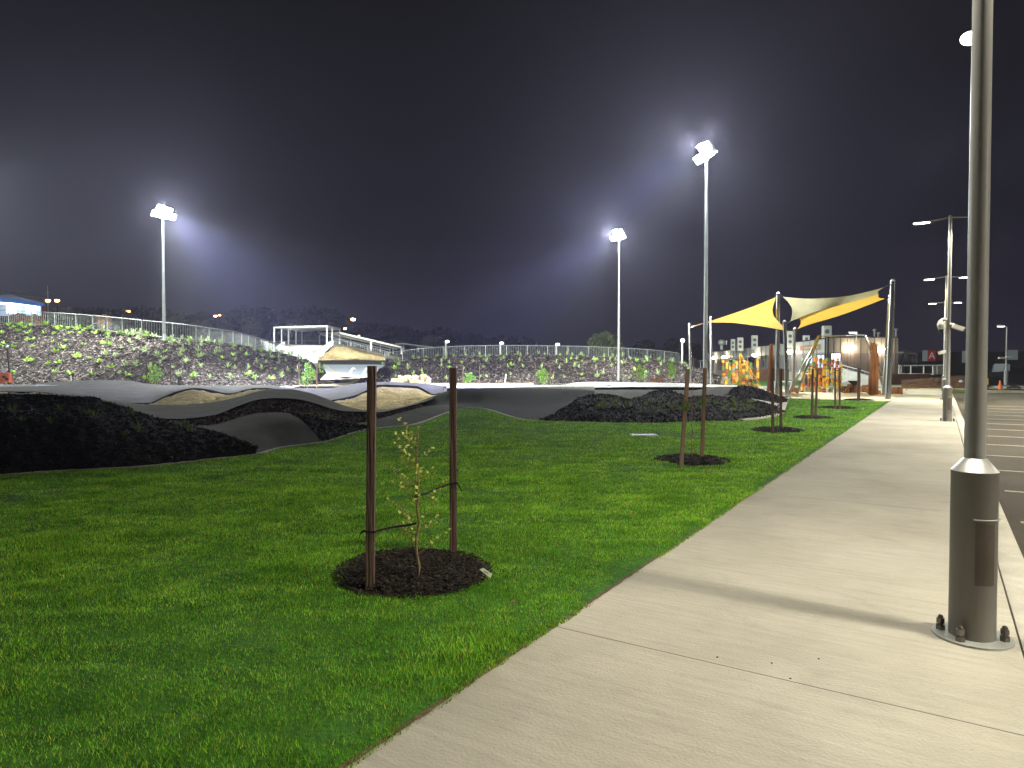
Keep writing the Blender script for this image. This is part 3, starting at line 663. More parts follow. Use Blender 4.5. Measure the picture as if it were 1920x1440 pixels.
canopy('start_canopy', P(570, 648, 115), 'white open box canopy over the start ramp on the hill', [rf],
    [((514, 615, 112), (514, 655, 112), .13), ((528, 616, 115), (528, 655, 115), .10), ((541, 617, 119), (541, 652, 119), .14), ((555, 618.5, 124), (555, 650, 124), .14), ((566, 621, 132), (566, 648, 132), .11),
     ((613, 613, 112.2), (613, 648, 112.2), .13), ((623, 615, 117), (623, 645, 117), .15), ((637, 617, 121.6), (637, 645, 121.6), .11), ((599, 628, 133), (599, 645, 133), .14)],
    [((513, 613.8, 111.8), (615, 611.3, 111.8), .15), ((615, 611.3, 111.8), (638, 616.3, 122), .15), ((513, 613.8, 111.8), (566, 621, 134), .12), ((566, 621, 134), (638, 617.5, 122), .15),
     ((539, 614, 112.5), (585, 620.5, 130), .10), ((564, 613.5, 112.5), (605, 619.5, 128), .10), ((590, 613, 112.5), (622, 618.5, 125), .10)])
canopy('ramp_canopy', P(700, 665, 122), 'long sloping lean-to roof running downhill from the box canopy', [[(638, 624, 118), (753, 651, 118), (753, 655, 130), (596, 625, 130)]],
    [((696, 639, 118.2), (696, 664, 118.2), .22), ((753, 652, 118.2), (753, 664, 118.2), .22), ((658, 634, 128), (658, 652, 128), .12), ((713, 645, 128), (713, 660, 128), .12), ((731, 650, 128), (731, 663, 128), .12), ((737, 651, 128), (737, 663, 128), .12)],
    [((638, 624.3, 117.8), (753, 651.3, 117.8), .2), ((600, 627, 128), (730, 656, 128), .12), ((620, 625, 123), (745, 655, 123), .1)])
canopy('far_canopy', P(780, 655, 140), 'low second roof behind the lower end of the sloping lean-to', [[(741, 645, 140), (757, 644.5, 140), (812, 651.5, 140), (800, 653, 150), (752, 648, 150)]],
    [((757, 646, 140), (757, 660, 140), .16), ((784, 649, 141), (784, 660, 141), .14)], [((741, 645.3, 139.8), (757, 644.6, 139.8), .16), ((757, 644.6, 139.8), (812, 651.5, 139.8), .16)])
railing('railing', row([(622, 650, 112), (638, 652, 114), (700, 667, 114), (728, 674, 114)], 20), 1.3, 'small railing under the sloping lean-to roof', M['galv_rail'], bay=4, gap=.3, bar=.03)
railing('railing', row([(505, 652, 128), (566, 650, 134), (610, 649, 134)], 20), 1.2, 'railing at the back of the start deck beneath the box canopy', M['galv_rail'], bay=4, gap=.3, bar=.03)

# ------------------------------------------------------------------ lit canopy building, mast, lamps at the far side
root = thing('service_building', P(35, 590, 170), 'blue-lit open forecourt canopy glowing behind the tall bank railing', 'building')
mb = MB(); wallquad(mb, [(-60, 559, 160), (20, 563, 160), (84, 572.5, 170), (84, 575, 170), (20, 567, 160), (-60, 563, 160)], .4); mb.build('fascia', M['blue'], root)
mb = MB(); wallquad(mb, [(-60, 564, 161), (20, 567, 161), (76, 573, 170), (76, 574.5, 170), (20, 570, 161), (-60, 568, 161)], .3); mb.build('light_strip', M['glow_white'], root)
for x0, x1 in ((12, 18), (22, 29), (48, 56), (59, 66)):
    mb = MB(); wallquad(mb, [(x0, 570, 172), (x1, 570, 172), (x1, 587, 172), (x0, 587, 172)], .3); mb.build('window', M['glow_white'], root)
mb = MB(); wallquad(mb, [(-60, 566, 174), (76, 574, 174), (76, 592, 174), (-60, 592, 174)], .3); mb.build('wall', M['bluewhite'], root)
mb = MB(); wallquad(mb, [(-60, 556, 175), (20, 552, 176), (84, 569, 178), (84, 571, 178), (-60, 562, 175)], 3); mb.build('roof', M['wall_dark'], root)
mb = MB(); mb.tube([P(82, 602, 140), P(83, 573, 140)], .35, 8); tag(mb.build('column', M['orange'], loc=P(82, 602, 140)), 'orange round column at the end of the blue forecourt canopy', 'column')
mb = MB(); mb.tube([P(-120, 541, 150), P(0, 549, 150), P(90, 560, 150)], .07, 5); tag(mb.build('overhead_cable', M['galv'], loc=P(0, 549, 150)), 'thin overhead cable sagging above the blue forecourt canopy', 'cable')
def street_lamp(px, py, base, Y, label, m='glow_orange', r=.45, pole=True, pm='farleaf', arm=0):
    b = P(px, base, Y); t = P(px, py, Y); root = thing('street_lamp', b, label, 'street lamp')
    if pole: MB().tube([b, t], [.14, .09], 6).build('pole', M[pm], root)
    hd = t+Vector((arm, 0, 0)); mb = MB(); mb.box(hd+U3*.18, (r*2.2, r*1.3, .2)); 
    if arm: mb.tube([t, hd+U3*.15], .06, 5)
    mb.build('head', M['galv'], root); mb = MB(); mb.ball(hd-U3*.12, r, 10, sc=(1, 1, .6)); mb.build('lamp_glass', M[m], root)
    return root
street_lamp(90, 563, 604, 150, 'sodium street lamp glowing on the tall mast by the orange column', arm=0, r=.5, pm='galv')
mb = MB(); mb.tube([P(90, 562, 150), P(89, 536, 150)], [.12, .05], 6); mb.box(P(89, 548, 150), (.8, .1, .1)); tag(mb.build('mast', M['galv'], loc=P(90, 562, 150)), 'thin mast standing above the sodium lamp beside the forecourt', 'mast')
street_lamp(107, 563, 606, 155, 'sodium street lamp just beyond the tall mast, second orange glow by the forecourt', r=.5)
street_lamp(240, 583, 612, 160, 'small orange lamp low over the tall bank railing between forecourt and flood tower', r=.45)
street_lamp(404, 592, 640, 240, 'first of two close orange lamps before the wooded hill above the tall bank', r=.55)
street_lamp(412, 590.5, 640, 250, 'smaller second of two close orange lamps before the wooded hill', r=.4)
street_lamp(662, 598, 650, 220, 'tall orange street lamp standing behind the start canopy roof', r=.8)
street_lamp(647, 615.5, 650, 240, 'lower round orange lamp between the tall orange lamp and the box canopy', r=.55)
street_lamp(673, 629, 650, 230, 'faint orange lamp just above the sloping lean-to roof', r=.3)
for px, t, b, lab in ((266, 573, 610, 'unlit slim lamp post against the wooded hill near the flood tower'), (473, 581, 640, 'unlit slim lamp post above the pale leafless trees'), (813, 610, 652, 'unlit slim lamp post against the hill over the far canopy')):
    mb = MB(); mb.tube([P(px, b, 170), P(px, t, 170)], [.12, .07], 6); mb.box(P(px-1, t, 170), (.9, .3, .12)); tag(mb.build('lamp_post', M['farleaf'], loc=P(px, b, 170)), lab, 'lamp post')
for px, t, lab in ((836, 640, 'near the far canopy'), (938, 643, 'above the middle of the arched railing'), (1043, 645.5, 'behind the crest of the arched railing')):
    Y = 105; b = P(px, 672, Y); root = thing('bollard_light', b, 'short white post light with a glowing bent top '+lab, 'post light', 'short post lights behind the arched railing')
    MB().tube([b, P(px, t+2, Y), P(px+1.2, t, Y)], .13, 8).build('pole', M['white'], root); mb = MB(); mb.ball(P(px+2.6, t+.4, Y), .26, 8, sc=(1.3, 1, .8)); mb.build('lamp_glass', M['glow_bollard'], root)
root = thing('bollard_light', P(1279, 692, 95), 'taller white post light with a round glowing top by the end of the arched railing', 'post light')
MB().tube([P(1279, 698, 95), P(1279, 640, 95)], .14, 8).build('pole', M['white'], root); mb = MB(); mb.ball(P(1280, 638.5, 95), .3, 8); mb.build('lamp_glass', M['glow_bollard'], root)

# ------------------------------------------------------------------ distant trees
HP = [(-300, 585), (60, 590), (100, 586), (140, 577), (180, 575), (225, 578), (270, 571), (300, 577), (345, 588), (400, 583), (430, 585), (447, 577), (470, 569), (485, 575), (500, 575), (520, 583), (540, 592), (556, 580), (575, 575),
      (600, 572), (620, 573), (633, 588), (650, 600), (680, 606), (700, 600), (720, 605), (735, 610), (750, 606), (775, 607), (790, 615), (812, 612), (830, 611), (850, 616), (875, 626), (895, 623), (915, 632), (935, 626), (965, 627), (985, 630), (1000, 634), (1012, 645), (1040, 652)]
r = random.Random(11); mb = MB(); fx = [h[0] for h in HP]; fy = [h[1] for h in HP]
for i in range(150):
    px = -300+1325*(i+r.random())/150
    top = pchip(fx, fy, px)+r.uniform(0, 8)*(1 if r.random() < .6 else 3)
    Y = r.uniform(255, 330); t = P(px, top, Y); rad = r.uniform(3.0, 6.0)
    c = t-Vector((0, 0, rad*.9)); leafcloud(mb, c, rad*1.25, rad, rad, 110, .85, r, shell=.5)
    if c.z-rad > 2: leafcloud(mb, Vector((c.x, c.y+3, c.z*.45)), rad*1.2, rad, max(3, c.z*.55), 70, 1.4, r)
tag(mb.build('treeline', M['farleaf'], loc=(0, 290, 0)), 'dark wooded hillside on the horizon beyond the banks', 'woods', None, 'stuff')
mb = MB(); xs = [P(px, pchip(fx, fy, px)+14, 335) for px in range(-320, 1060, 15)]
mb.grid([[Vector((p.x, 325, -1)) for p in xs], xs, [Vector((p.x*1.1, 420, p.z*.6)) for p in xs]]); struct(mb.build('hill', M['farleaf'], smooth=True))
def tree(px, base, top, w, Y, label, seed, m='farleaf', n=500, leaf=.35, trunk=True, blobs=9, name='tree', bare=False):
    r = random.Random(seed); b = P(px, base, Y); t = P(px, top, Y); H = t.z-b.z; W = w/F*Y/2; root = thing(name, b, label, 'tree')
    mb = MB(); mb.tube([b, b+Vector((.1, 0, H*.3)), b+Vector((0, .1, H*.6))], [.03*H+.05, .02*H+.04, .03], 7)
    for i in range(6):
        a = r.uniform(0, 6.28); s = b+Vector((0, 0, H*r.uniform(.2, .5))); e = s+Vector((math.cos(a)*W*.7, math.sin(a)*W*.7, H*r.uniform(.2, .4))); mb.tube([s, s.lerp(e, .5)+U3*.2, e], [.02*H, .012*H, .01], 5)
    if bare:
        for i in range(90):
            a = r.uniform(0, 6.28); s = b+Vector((0, 0, H*r.uniform(.25, .7))); e = s+Vector((math.cos(a)*W*r.uniform(.3, 1), math.sin(a)*W*r.uniform(.3, 1), H*r.uniform(.12, .38))); mb.tube([s, s.lerp(e, .5)+U3*.15, e], [.05, .04, .03], 3)
    mb.build('trunk', M['greytwig'] if bare else M['bark'], root)
    mb = MB()
    for i in range(blobs):
        q = Vector((r.uniform(-1, 1), r.uniform(-1, 1), r.uniform(-.6, 1)));
        if q.length > 1: q.normalize()
        k = 1-.35*abs(q.z)
        leafcloud(mb, b+Vector((q.x*W*.7*k, q.y*W*.6*k, H*(.62+q.z*.24))), W*.42, W*.4, H*.17, n//blobs, leaf, r, shell=.6)
    mb.build('crown', M[m], root); return root
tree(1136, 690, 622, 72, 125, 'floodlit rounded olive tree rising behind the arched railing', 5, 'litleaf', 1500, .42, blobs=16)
tree(1207, 690, 638, 50, 170, 'dark rounded tree on the horizon between the lit olive tree and the white post light', 6, 'farleaf', 900, .55, blobs=10)
tree(1262, 690, 635, 50, 180, 'dark spreading tree on the horizon right behind the taller white post light', 7, 'farleaf', 900, .55, blobs=12)
tree(1300, 690, 642, 50, 180, 'dark tree behind the low verandah between the sail post and the flood tower', 8, 'farleaf', 900, .55, blobs=12)
for i, (px, b, t, w, Y, lb) in enumerate(((472, 650, 594, 44, 130, 'pale leafless tree catching floodlight behind the descending railing'), (330, 630, 582, 52, 140, 'grey twiggy tree just beside the flood tower pole'), (375, 636, 596, 56, 140, 'low grey twiggy tree right of the flood tower behind the railing'),
      (420, 645, 600, 50, 150, 'faint grey bush-like tree between the twiggy tree and the pale leafless tree'), (232, 618, 578, 40, 150, 'grey twiggy tree around the small orange lamp'), (812, 664, 628, 52, 150, 'grey twiggy tree above the far canopy roof'),
      (120, 610, 573, 44, 160, 'dim twiggy tree beyond the second forecourt lamp'), (730, 664, 636, 70, 170, 'dim reddish scrubby tree above the sloping roof'), (590, 650, 626, 70, 150, 'dim scrubby tree seen through the box canopy'))):
    tree(px, b, t, w, Y, lb, 40+i, 'greytwig' if i < 7 else 'orangelit' if i == 7 else 'greytwig', 420, .22, blobs=12, bare=True)
def bush(px, b, t, w, Y, lb, seed, m='orangelit'):
    r = random.Random(seed); bb = P(px, b, Y); H = P(px, t, Y).z-bb.z; W = w/F*Y/2; root = thing('bush', bb, lb, 'bush')
    MB().tube([bb, bb+U3*H*.5], [.15, .05], 5).build('stem', M['bark'], root); mb = MB()
    for i in range(8): leafcloud(mb, bb+Vector((r.uniform(-.5, .5)*W, r.uniform(-.4, .4)*W, H*r.uniform(.3, .75))), W*.5, W*.5, H*.32, 110, .22, r, shell=.6)
    mb.build('foliage', M[m], root)
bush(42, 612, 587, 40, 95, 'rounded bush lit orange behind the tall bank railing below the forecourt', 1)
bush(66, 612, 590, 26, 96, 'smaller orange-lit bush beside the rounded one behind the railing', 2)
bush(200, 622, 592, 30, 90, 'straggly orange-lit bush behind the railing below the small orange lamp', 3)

# ------------------------------------------------------------------ floodlight towers
TOWERS = []
def tower(px, base, Y, H, label, aim, scale=1.0):
    b = P(px, base, Y); root = thing('floodlight_tower', b, label, 'floodlight tower'); t = b+U3*H
    MB().tube([b, b+U3*H*.5, t], [.15, .115, .075], 12).build('pole', M['galv_rail'], root, smooth=True, sharp=50)
    MB().lathe(b, [(.28, 0), (.28, .05), (.17, .08), (.16, .5)], 12).build('base_plate', M['galv'], root)
    ax = (Vector(aim)-t); ax.z = 0; ax.normalize(); rt = Vector((ax.y, -ax.x, 0))
    mb = MB(); mb.tube([t-rt*.8+U3*.0, t+rt*.8+U3*.0], .045, 6); mb.tube([t-rt*.45+U3*.5, t+rt*.45+U3*.5], .04, 6); mb.tube([t, t+U3*.55], .06, 6); mb.build('crossarm', M['galv'], root)
    for (u, z) in ((-.75, .05), (0, .0), (.75, .05), (-.42, .5), (.3, .62)):
        for s in (1,):
            c = t+rt*u+U3*z+ax*.18; d = (ax*.80-U3*.6).normalized(); x = rt; y = d.cross(x)
            m3 = Matrix((x, y, d)).transposed()
            h = MB().box(c-d*.06, (.62, .5, .16), rot=m3).build('lamp_housing', M['galv'], root)
            mb = MB(); mb.box(c+d*.035, (.58, .46, .03), rot=m3); g = mb.build('lamp_glass', M['glow_flood'], h)
            g.parent = h
    # rear facing pair
    for u in (-.4, .4):
        c = t+rt*u-ax*.2+U3*.1; d = (-ax*.75-U3*.66).normalized(); x = rt; y = d.cross(x); m3 = Matrix((x, y, d)).transposed()
        h = MB().box(c-d*.06, (.46, .34, .16), rot=m3).build('lamp_housing', M['galv'], root); MB().box(c+d*.035, (.42, .30, .03), rot=m3).build('lamp_glass', M['glow_flood'], h)
    TOWERS.append((t+U3*.3, ax)); return root
tower(308, 637, 59, 10.7, 'floodlight tower standing on the tall planted bank', (2, 40, 0))
tower(1322, 737.5, 41, 14.2, 'tallest-looking floodlight tower, beside the yellow shade sail', (-22, 34, 0))
tower(1160, 720, 68, 14.6, 'smaller distant floodlight tower behind the low arched bank', (-30, 44, 0))
tower(1828, 740, 36.6, 14.2, 'floodlight tower almost hidden behind the nearest grey lamp pole', (5, 50, 0))

# ------------------------------------------------------------------ path lamps
POLES = []
def pole_proto(loc, label, H=6.02, heads=(-1, 1)):
    root = thing('path_lamp', loc, label, 'lamp pole', 'grey lamp poles along the footpath'); b = Vector(loc)
    base = MB().lathe(b, [(.119, .012), (.119, .985), (.1215, .99)], 40).build('base_sleeve', M['polebase'], root, smooth=True, sharp=40)
    MB().lathe(b, [(.1215, .99), (.062, 1.062), (.056, 1.065)], 40).build('collar', M['collar'], root, smooth=True, sharp=40)
    MB().lathe(b, [(.0545, 1.06), (.052, 3), (.045, H)], 28).build('shaft', M['pole'], root, smooth=True, sharp=40)
    MB().lathe(b, [(.205, 0), (.205, .012), (.19, .013)], 36).build('base_plate', M['galv'], root)
    for an in (35, 145, 215, 325):
        a = R(an); c = b+Vector((math.cos(a)*.158, math.sin(a)*.158, 0)); mb = MB()
        mb.lathe(c, [(.027, .012), (.027, .04), (.015, .042), (.015, .05), (.024, .052), (.024, .08), (.013, .083)], 6); mb.ball(c+U3*.088, .0155, 8); mb.build('bolt', M['bolt'], root)
    # access door, slightly proud, facing the camera side
    da = math.atan2(-b.y, -b.x)+R(30); mb = MB(); rows = []
    for z in (.34, .70):
        rows.append([b+Vector((math.cos(da+R(k))*.1215, math.sin(da+R(k))*.1215, z)) for k in range(-26, 27, 4)])
    mb.grid(rows); mb.build('access_door', mat('door_brown_grey', (.11, .09, .078), (.14, .118, .10), scale=3, rough=.45, metal=.3), root, smooth=True)
    mb = MB(); mb.tube([b+Vector((math.cos(da+R(k))*.126, math.sin(da+R(k))*.126, .72)) for k in range(-30, 60, 6)], .0045, 6); mb.build('hoop', M['galv_rail'], root)
    t = b+U3*H; 
    for s in heads:
        d = N*s; MB().tube([t-U3*.05, t-U3*.05+d*.5+U3*.05*(-1)], .024, 8).build('arm', M['pole'], root)
        c = t+d*.72-U3*.11; rz = math.atan2(N.y, N.x); hd = MB().box(c, (.46, .2, .055), rz, taper=.8).build('lamp_head', M['pole'], root)
        MB().box(c-U3*.032, (.40, .16, .012), rz).build('lamp_glass', M['glow_led'], hd)
        POLES.append(c)
    return root
p1 = G(1822, 1194); pr = pole_proto(p1, 'nearest thick grey lamp pole, bolted to the footpath, running out of the top')
labs = ['second grey lamp pole along the footpath, carrying two security cameras', 'third grey lamp pole along the footpath, with one small camera', 'fourth grey lamp pole, the farthest beside the footpath']
p2 = G(1776, 790); stp = (p2-p1)
for k, lb in zip((1, 1.82, 2.62), labs):
    q = p1+stp*k; q.z = 0; copy_tree(pr, q, lb)
    for s in (-1, 1): POLES.append(q+U3*5.9+N*s*.72)
# far lamp in the car park
b = P(1886, 722, 62); root = thing('car_park_lamp', b, 'lone car park lamp with one white head beyond the traffic cone', 'lamp pole')
MB().lathe(b, [(.17, 0), (.17, 1.3), (.08, 1.45)], 12).build('base_sleeve', M['pole'], root); MB().tube([b+U3*1.4, b+U3*5.3], [.08, .06], 8).build('shaft', M['pole'], root)
mb = MB(); mb.tube([b+U3*5.3, b+U3*5.45+Vector((-.35, 0, 0))], .04, 6); mb.build('arm', M['pole'], root)
hd = MB().box(b+Vector((-.55, 0, 5.42)), (.55, .3, .12)).build('lamp_head', M['white'], root); MB().box(b+Vector((-.55, -.02, 5.34)), (.5, .28, .05)).build('lamp_glass', M['glow_bollard'], hd)
mb = MB(); c = P(1885, 670, 61.5); mb.box(c-Vector((.35, 0, .05)), (.5, .16, .16)); mb.box(c+Vector((.3, 0, .05)), (.45, .12, .12)); mb.tube([c, c+Vector((-.2, 0, 0))], .04, 5)
tag(mb.build('security_camera', M['plastic'], loc=c), 'pair of white bullet cameras on the lone car park lamp', 'camera')
# cameras on the second and third pole
q2 = p1+stp; q2.z = 0; rr = N
c = P(1764, 617, q2.y+.1); root = thing('dome_camera', c, 'white dome security camera hanging on a bracket from the second lamp pole', 'camera')
MB().tube([q2+U3*(c.z+.28), c+U3*.27], .045, 8).build('bracket', M['plastic'], root); MB().lathe(c, [(.06, -.02), (.095, .06), (.10, .14), (.06, .24), (.03, .28)], 16).build('housing', M['plastic'], root, smooth=True); MB().ball(c-U3*.03, .07, 12).build('lens_dome', M['black'], root, smooth=True)
c = P(1796, 614, q2.y-.1); root = thing('bullet_camera', c, 'white box security camera angled down from the second lamp pole', 'camera')
MB().tube([q2+U3*(c.z+.12), c+Vector((-.1, 0, .06))], .05, 8).build('bracket', M['plastic'], root); h = MB().box(c, (.34, .13, .11), rot=Matrix.Rotation(R(18), 3, 'Y')).build('housing', M['plastic'], root); MB().box(c+Vector((.155, -.02, -.075)), (.06, .11, .05), rot=Matrix.Rotation(R(18), 3, 'Y')).build('lens_window', M['black'], root)
q3 = p1+stp*1.82; c = P(1766.5, 660.5, q3.y); root = thing('bullet_camera', c, 'tiny white camera on the third lamp pole', 'camera')
MB().box(c, (.32, .14, .13), rot=Matrix.Rotation(R(-15), 3, 'Y')).build('housing', M['plastic'], root); MB().tube([c+U3*.05, Vector((q3.x, q3.y, c.z+.02))], .04, 6).build('bracket', M['plastic'], root)

# ------------------------------------------------------------------ staked saplings in mulch rings
def mulch_ring(c, rx, label, near=False):
    mb = MB(); rows = []; r = random.Random(int(c.x*100))
    for i in range(9 if not near else 22):
        k = i/(8 if not near else 21); rr_ = []
        for j in range(49 if not near else 97):
            a = 2*math.pi*j/(48 if not near else 96); w = rx*(1+.07*noise.noise(Vector((math.cos(a)*1.5+c.x, math.sin(a)*1.5, 0)))+.03*noise.noise(Vector((math.cos(a)*6, math.sin(a)*6, c.x))))
            x, y = c.x+math.cos(a)*w*k, c.y+math.sin(a)*w*k
            z = .05*(1-k**3)+.02-.035*k**6 + .02*noise.noise(Vector((x*14, y*14, 0)))*(1-k**8)
            rr_.append(Vector((x, y, z+lawn_z(x, y))))
        rows.append(rr_)
    mb.grid(rows); r2 = r
    if near:
        for _ in range(2600):
            a = r2.uniform(0, 6.28); q = math.sqrt(r2.random())*1.03*rx; x, y = c.x+math.cos(a)*q, c.y+math.sin(a)*q
            k = min(1, q/rx); z = .05*(1-k**3)+.03+lawn_z(x, y)
            L = r2.uniform(.012, .045); w = r2.uniform(.004, .012); t = Matrix.Rotation(r2.uniform(0, 6.28), 3, 'Z') @ Matrix.Rotation(r2.uniform(-.6, .6), 3, 'Y') @ Matrix.Rotation(r2.uniform(-1, 1), 3, 'X')
            mb.box((x, y, z+r2.uniform(-.01, .012)), (L, w, .004), rot=t, mi=1)
    else:
        for _ in range(260):
            a = r2.uniform(0, 6.28); q = math.sqrt(r2.random())*rx*1.02; k = q/rx
            t = Matrix.Rotation(r2.uniform(0, 6.28), 3, 'Z') @ Matrix.Rotation(r2.uniform(-.5, .5), 3, 'Y')
            mb.box((c.x+math.cos(a)*q, c.y+math.sin(a)*q, .05*(1-k**3)+.035), (r2.uniform(.04, .08), .025, .01), rot=t, mi=1)
    return tag(mb.build('mulch_ring', [M['mulch'], M['chip']], loc=(c.x, c.y, 0), smooth=False), label, 'mulch', 'round mulch rings in the lawn')
def sapling(b, H, label, seed, branches=10, leaves=6, leafs=.022, m='leaf_y', lean=0.0, spread=.3, tw=.009):
    r = random.Random(seed); root = thing('sapling', b, label, 'sapling'); pts = []; rs = []
    for i in range(12):
        k = i/11; pts.append(b+Vector((lean*k+.012*math.sin(i*1.9), .01*math.cos(i*1.3), H*k-.01))); rs.append(tw*(1-.8*k)+.0015)
    MB().tube(pts, rs, 8).build('trunk', M['bark'], root, smooth=True)
    mbb = MB(); ml = MB()
    for i in range(branches):
        k = .16+.78*(i+r.random()*.5)/branches; s = b+Vector((lean*k, 0, H*k)); a = r.uniform(0, 6.28) if i % 2 else r.choice((0, math.pi))+r.uniform(-.5, .5)
        L = spread*r.uniform(.55, 1.0)*(1.1-.55*k); e = s+Vector((math.cos(a)*L, math.sin(a)*L*.7, L*r.uniform(.5, 1.0))); mid = s.lerp(e, .5)+Vector((0, 0, -.02))
        mbb.tube([s, mid, e], [tw*.35, tw*.22, .0008], 5)
        for j in range(leaves):
            q = .25+.75*(j+1)/leaves; c = (s.lerp(mid, q*2) if q < .5 else mid.lerp(e, q*2-1)); d = Vector((r.uniform(-1, 1), r.uniform(-1, 1), r.uniform(-.2, .8))).normalized(); w = d.orthogonal().normalized()*(leafs*.42*r.uniform(.7, 1.2)); l = leafs*r.uniform(.6, 1.3)
            ml.add([c, c+d*l*.45+w, c+d*l, c+d*l*.45-w], [(0, 1, 2, 3)])
    mbb.build('branches', M['bark'], root); ml.build('foliage', M[m], root)
    return root
# nearest tree station
c1 = G(775, 1076); mulch_ring(c1, .585, 'large dark mulch ring around the nearest staked sapling', True)
tb = G(783, 1086, .05)
sapling(tb, 1.13, 'nearest young sapling with yellow-green leaves tied between two tall stakes', 3, branches=26, leaves=8, leafs=.032, spread=.27, tw=.011, lean=.0)
a1 = G(694, 1101, .03); s1 = stake('stake', a1, P(697.5, 686, a1.y), .058, 'nearest tall brown timber stake, at the front of the mulch ring', 'timber stakes around the saplings')
a2 = G(850, 1040, .03); s2 = stake('stake', a2, P(849.5, 690, a2.y), .058, 'tall brown timber stake at the back of the nearest mulch ring, knotted with black strap', 'timber stakes around the saplings')
def tie(pts, label, w=.008):
    mb = MB(); pts = [Vector(p) for p in pts]
    for a, b in zip(pts, pts[1:]):
        mb.add([a-U3*w, b-U3*w, b+U3*w, a+U3*w], [(0, 1, 2, 3)]); mb.add([a+Vector((0, .003, -w)), a+Vector((0, .003, w)), b+Vector((0, .003, w)), b+Vector((0, .003, -w))], [(0, 1, 2, 3)])
    tag(mb.build('tree_tie', M['strap'], loc=pts[0]), label, 'strap')
y1 = a1.y-.035
tie([P(673, 1011, y1-.0), P(676, 1000, y1), P(682, 995, y1), P(688, 998, y1), P(703, 998, y1+.0), P(712, 994, y1+.03), P(740, 988, y1+.1), P(765, 985, tb.y-.02), P(781, 981, tb.y-.015)], 'black strap from the front stake to the lower trunk of the nearest sapling')
y2 = a2.y-.035
tie([P(781, 931, tb.y-.015), P(800, 925, tb.y+.1), P(820, 916, tb.y+.3), P(838, 909, y2-.02), P(846, 907, y2), P(857, 906, y2), P(861, 912, y2), P(866, 921, y2)], 'black strap from the knotted back stake to the upper trunk of the nearest sapling')
tie([P(857, 880, y2), P(859.5, 884, y2), P(858, 895, y2), P(857, 905, y2)], 'loose end of black strap sticking up from the knotted back stake', .008)
for k, (ring, rw, st_, sp_, lb, lean) in enumerate((
    ((1297, 865), 68, ((1277, 875, 1290, 692), (1316, 862, 1322, 690)), dict(H=1.25, m='greytwig', branches=12, leaves=1, leafs=.012, spread=.45), 'second', 1),
    ((1457, 808), 45, ((1449, 813, 1448, 690), (1464, 805, 1464, 691)), dict(H=.9, m='leaf_y', branches=8, leaves=3, spread=.2), 'third', 0),
    ((1525, 785), 36, ((1522, 785, 1524, 691), (1529, 784, 1533, 691)), dict(H=.9, m='leaf_y', branches=8, leaves=3, spread=.2), 'fourth', 0),
    ((1570, 766), 33, ((1566, 767, 1566, 689), (1574.5, 767, 1574, 689)), dict(H=1.5, m='leaf_y', branches=22, leaves=8, spread=.5, leafs=.06), 'fifth', 0),
    ((1609, 751), 26, ((1608.5, 751.5, 1609, 690), (1611.5, 751, 1612, 690)), dict(H=1.0, m='leaf_y', branches=8, leaves=3, spread=.2), 'sixth', 0))):
    c = G(*ring); mulch_ring(c, rw/F*c.y, '%s mulch ring from the nearest along the lawn%s' % (lb, ', the farthest' if lb == 'sixth' else ''))
    desc = {'second': 'bare twiggy sapling between the two weathered leaning stakes', 'third': 'thin sapling between stakes in front of the dark mound tip', 'fourth': 'thin sapling hidden between two close dark stakes', 'fifth': 'leafy sapling bushing out between two pale stakes', 'sixth': 'farthest sapling, tied to close stakes beside the pale sand'}[lb]
    o = sapling(c+U3*.04, sp_.pop('H'), desc, 50+k, **sp_)
    for j, (x0, yb, x1, yt) in enumerate(st_):
        b = G(x0, yb, .02); stake('stake', b, P(x1, yt, b.y), .055, '%s stake of the %s staked sapling along the lawn' % (('thicker' if k == 0 and j == 0 else 'nearer' if j == 0 else 'farther'), lb), 'timber stakes around the saplings', m='stake' if k else 'stake2')
# ------------------------------------------------------------------ shade sails
def sail(name, top, bot, label, m, n=24, k=12, bl=0.0, br_=0.0, sag=.12, root=None):
    t = row(top, 60); b = row(bot, 60); mb = MB(); rows = []
    def samp(r, u): f = u*59; i = min(58, int(f)); return r[i].lerp(r[i+1], f-i)
    for j in range(k+1):
        v = j/k; s = math.sin(math.pi*v); rr_ = []
        for i in range(n+1):
            u = i/n; u2 = bl*s+(1-bl*s-br_*s)*u; rr_.append(samp(t, u2).lerp(samp(b, u2), v)-U3*sag*s*math.sin(math.pi*u))
        rows.append(rr_)
    mb.grid(rows); return mb
mb = sail('sail', [(1300, 611.3, 43), (1337, 600, 48), (1380, 586, 45), (1420, 571.5, 42), (1456, 556.5, 39.2)], [(1300, 612.6, 42.6), (1330, 604.5, 41.5), (1370, 605, 40), (1410, 609.5, 38.5), (1445, 614.8, 37), (1477, 620.5, 36)], '', None, br_=.10, sag=.0)
root = thing('shade_sail', P(1400, 600, 41), 'yellow shade sail tapering to a point beside the tallest floodlight tower', 'shade sail')
mb.build('fabric', M['sail_y'], root, smooth=True)
MB().tube([P(1296, 613.5, 42.8), P(1301, 612, 42.8)], .03, 5).build('corner_cable', M['steel'], root); MB().tube([P(1459, 554, 39.1), P(1456, 556.5, 39.2)], .03, 5).build('corner_cable', M['steel'], root)
root = thing('shade_sail', P(1560, 590, 38), 'twisted yellow shade sail, coloured cream where light falls, stretched between the four taller posts', 'shade sail')
top = [(1468, 556.5, 39), (1515, 560, 38), (1557, 558.5, 37), (1597, 553.5, 35.5), (1630, 546, 34.5), (1657, 539, 33.4)]
midl = [(1482, 602.5, 36.3), (1500, 595.5, 37), (1520, 587.5, 37), (1552, 578, 37), (1590, 568, 36.3), (1620, 560, 36), (1648, 551, 35.8)]
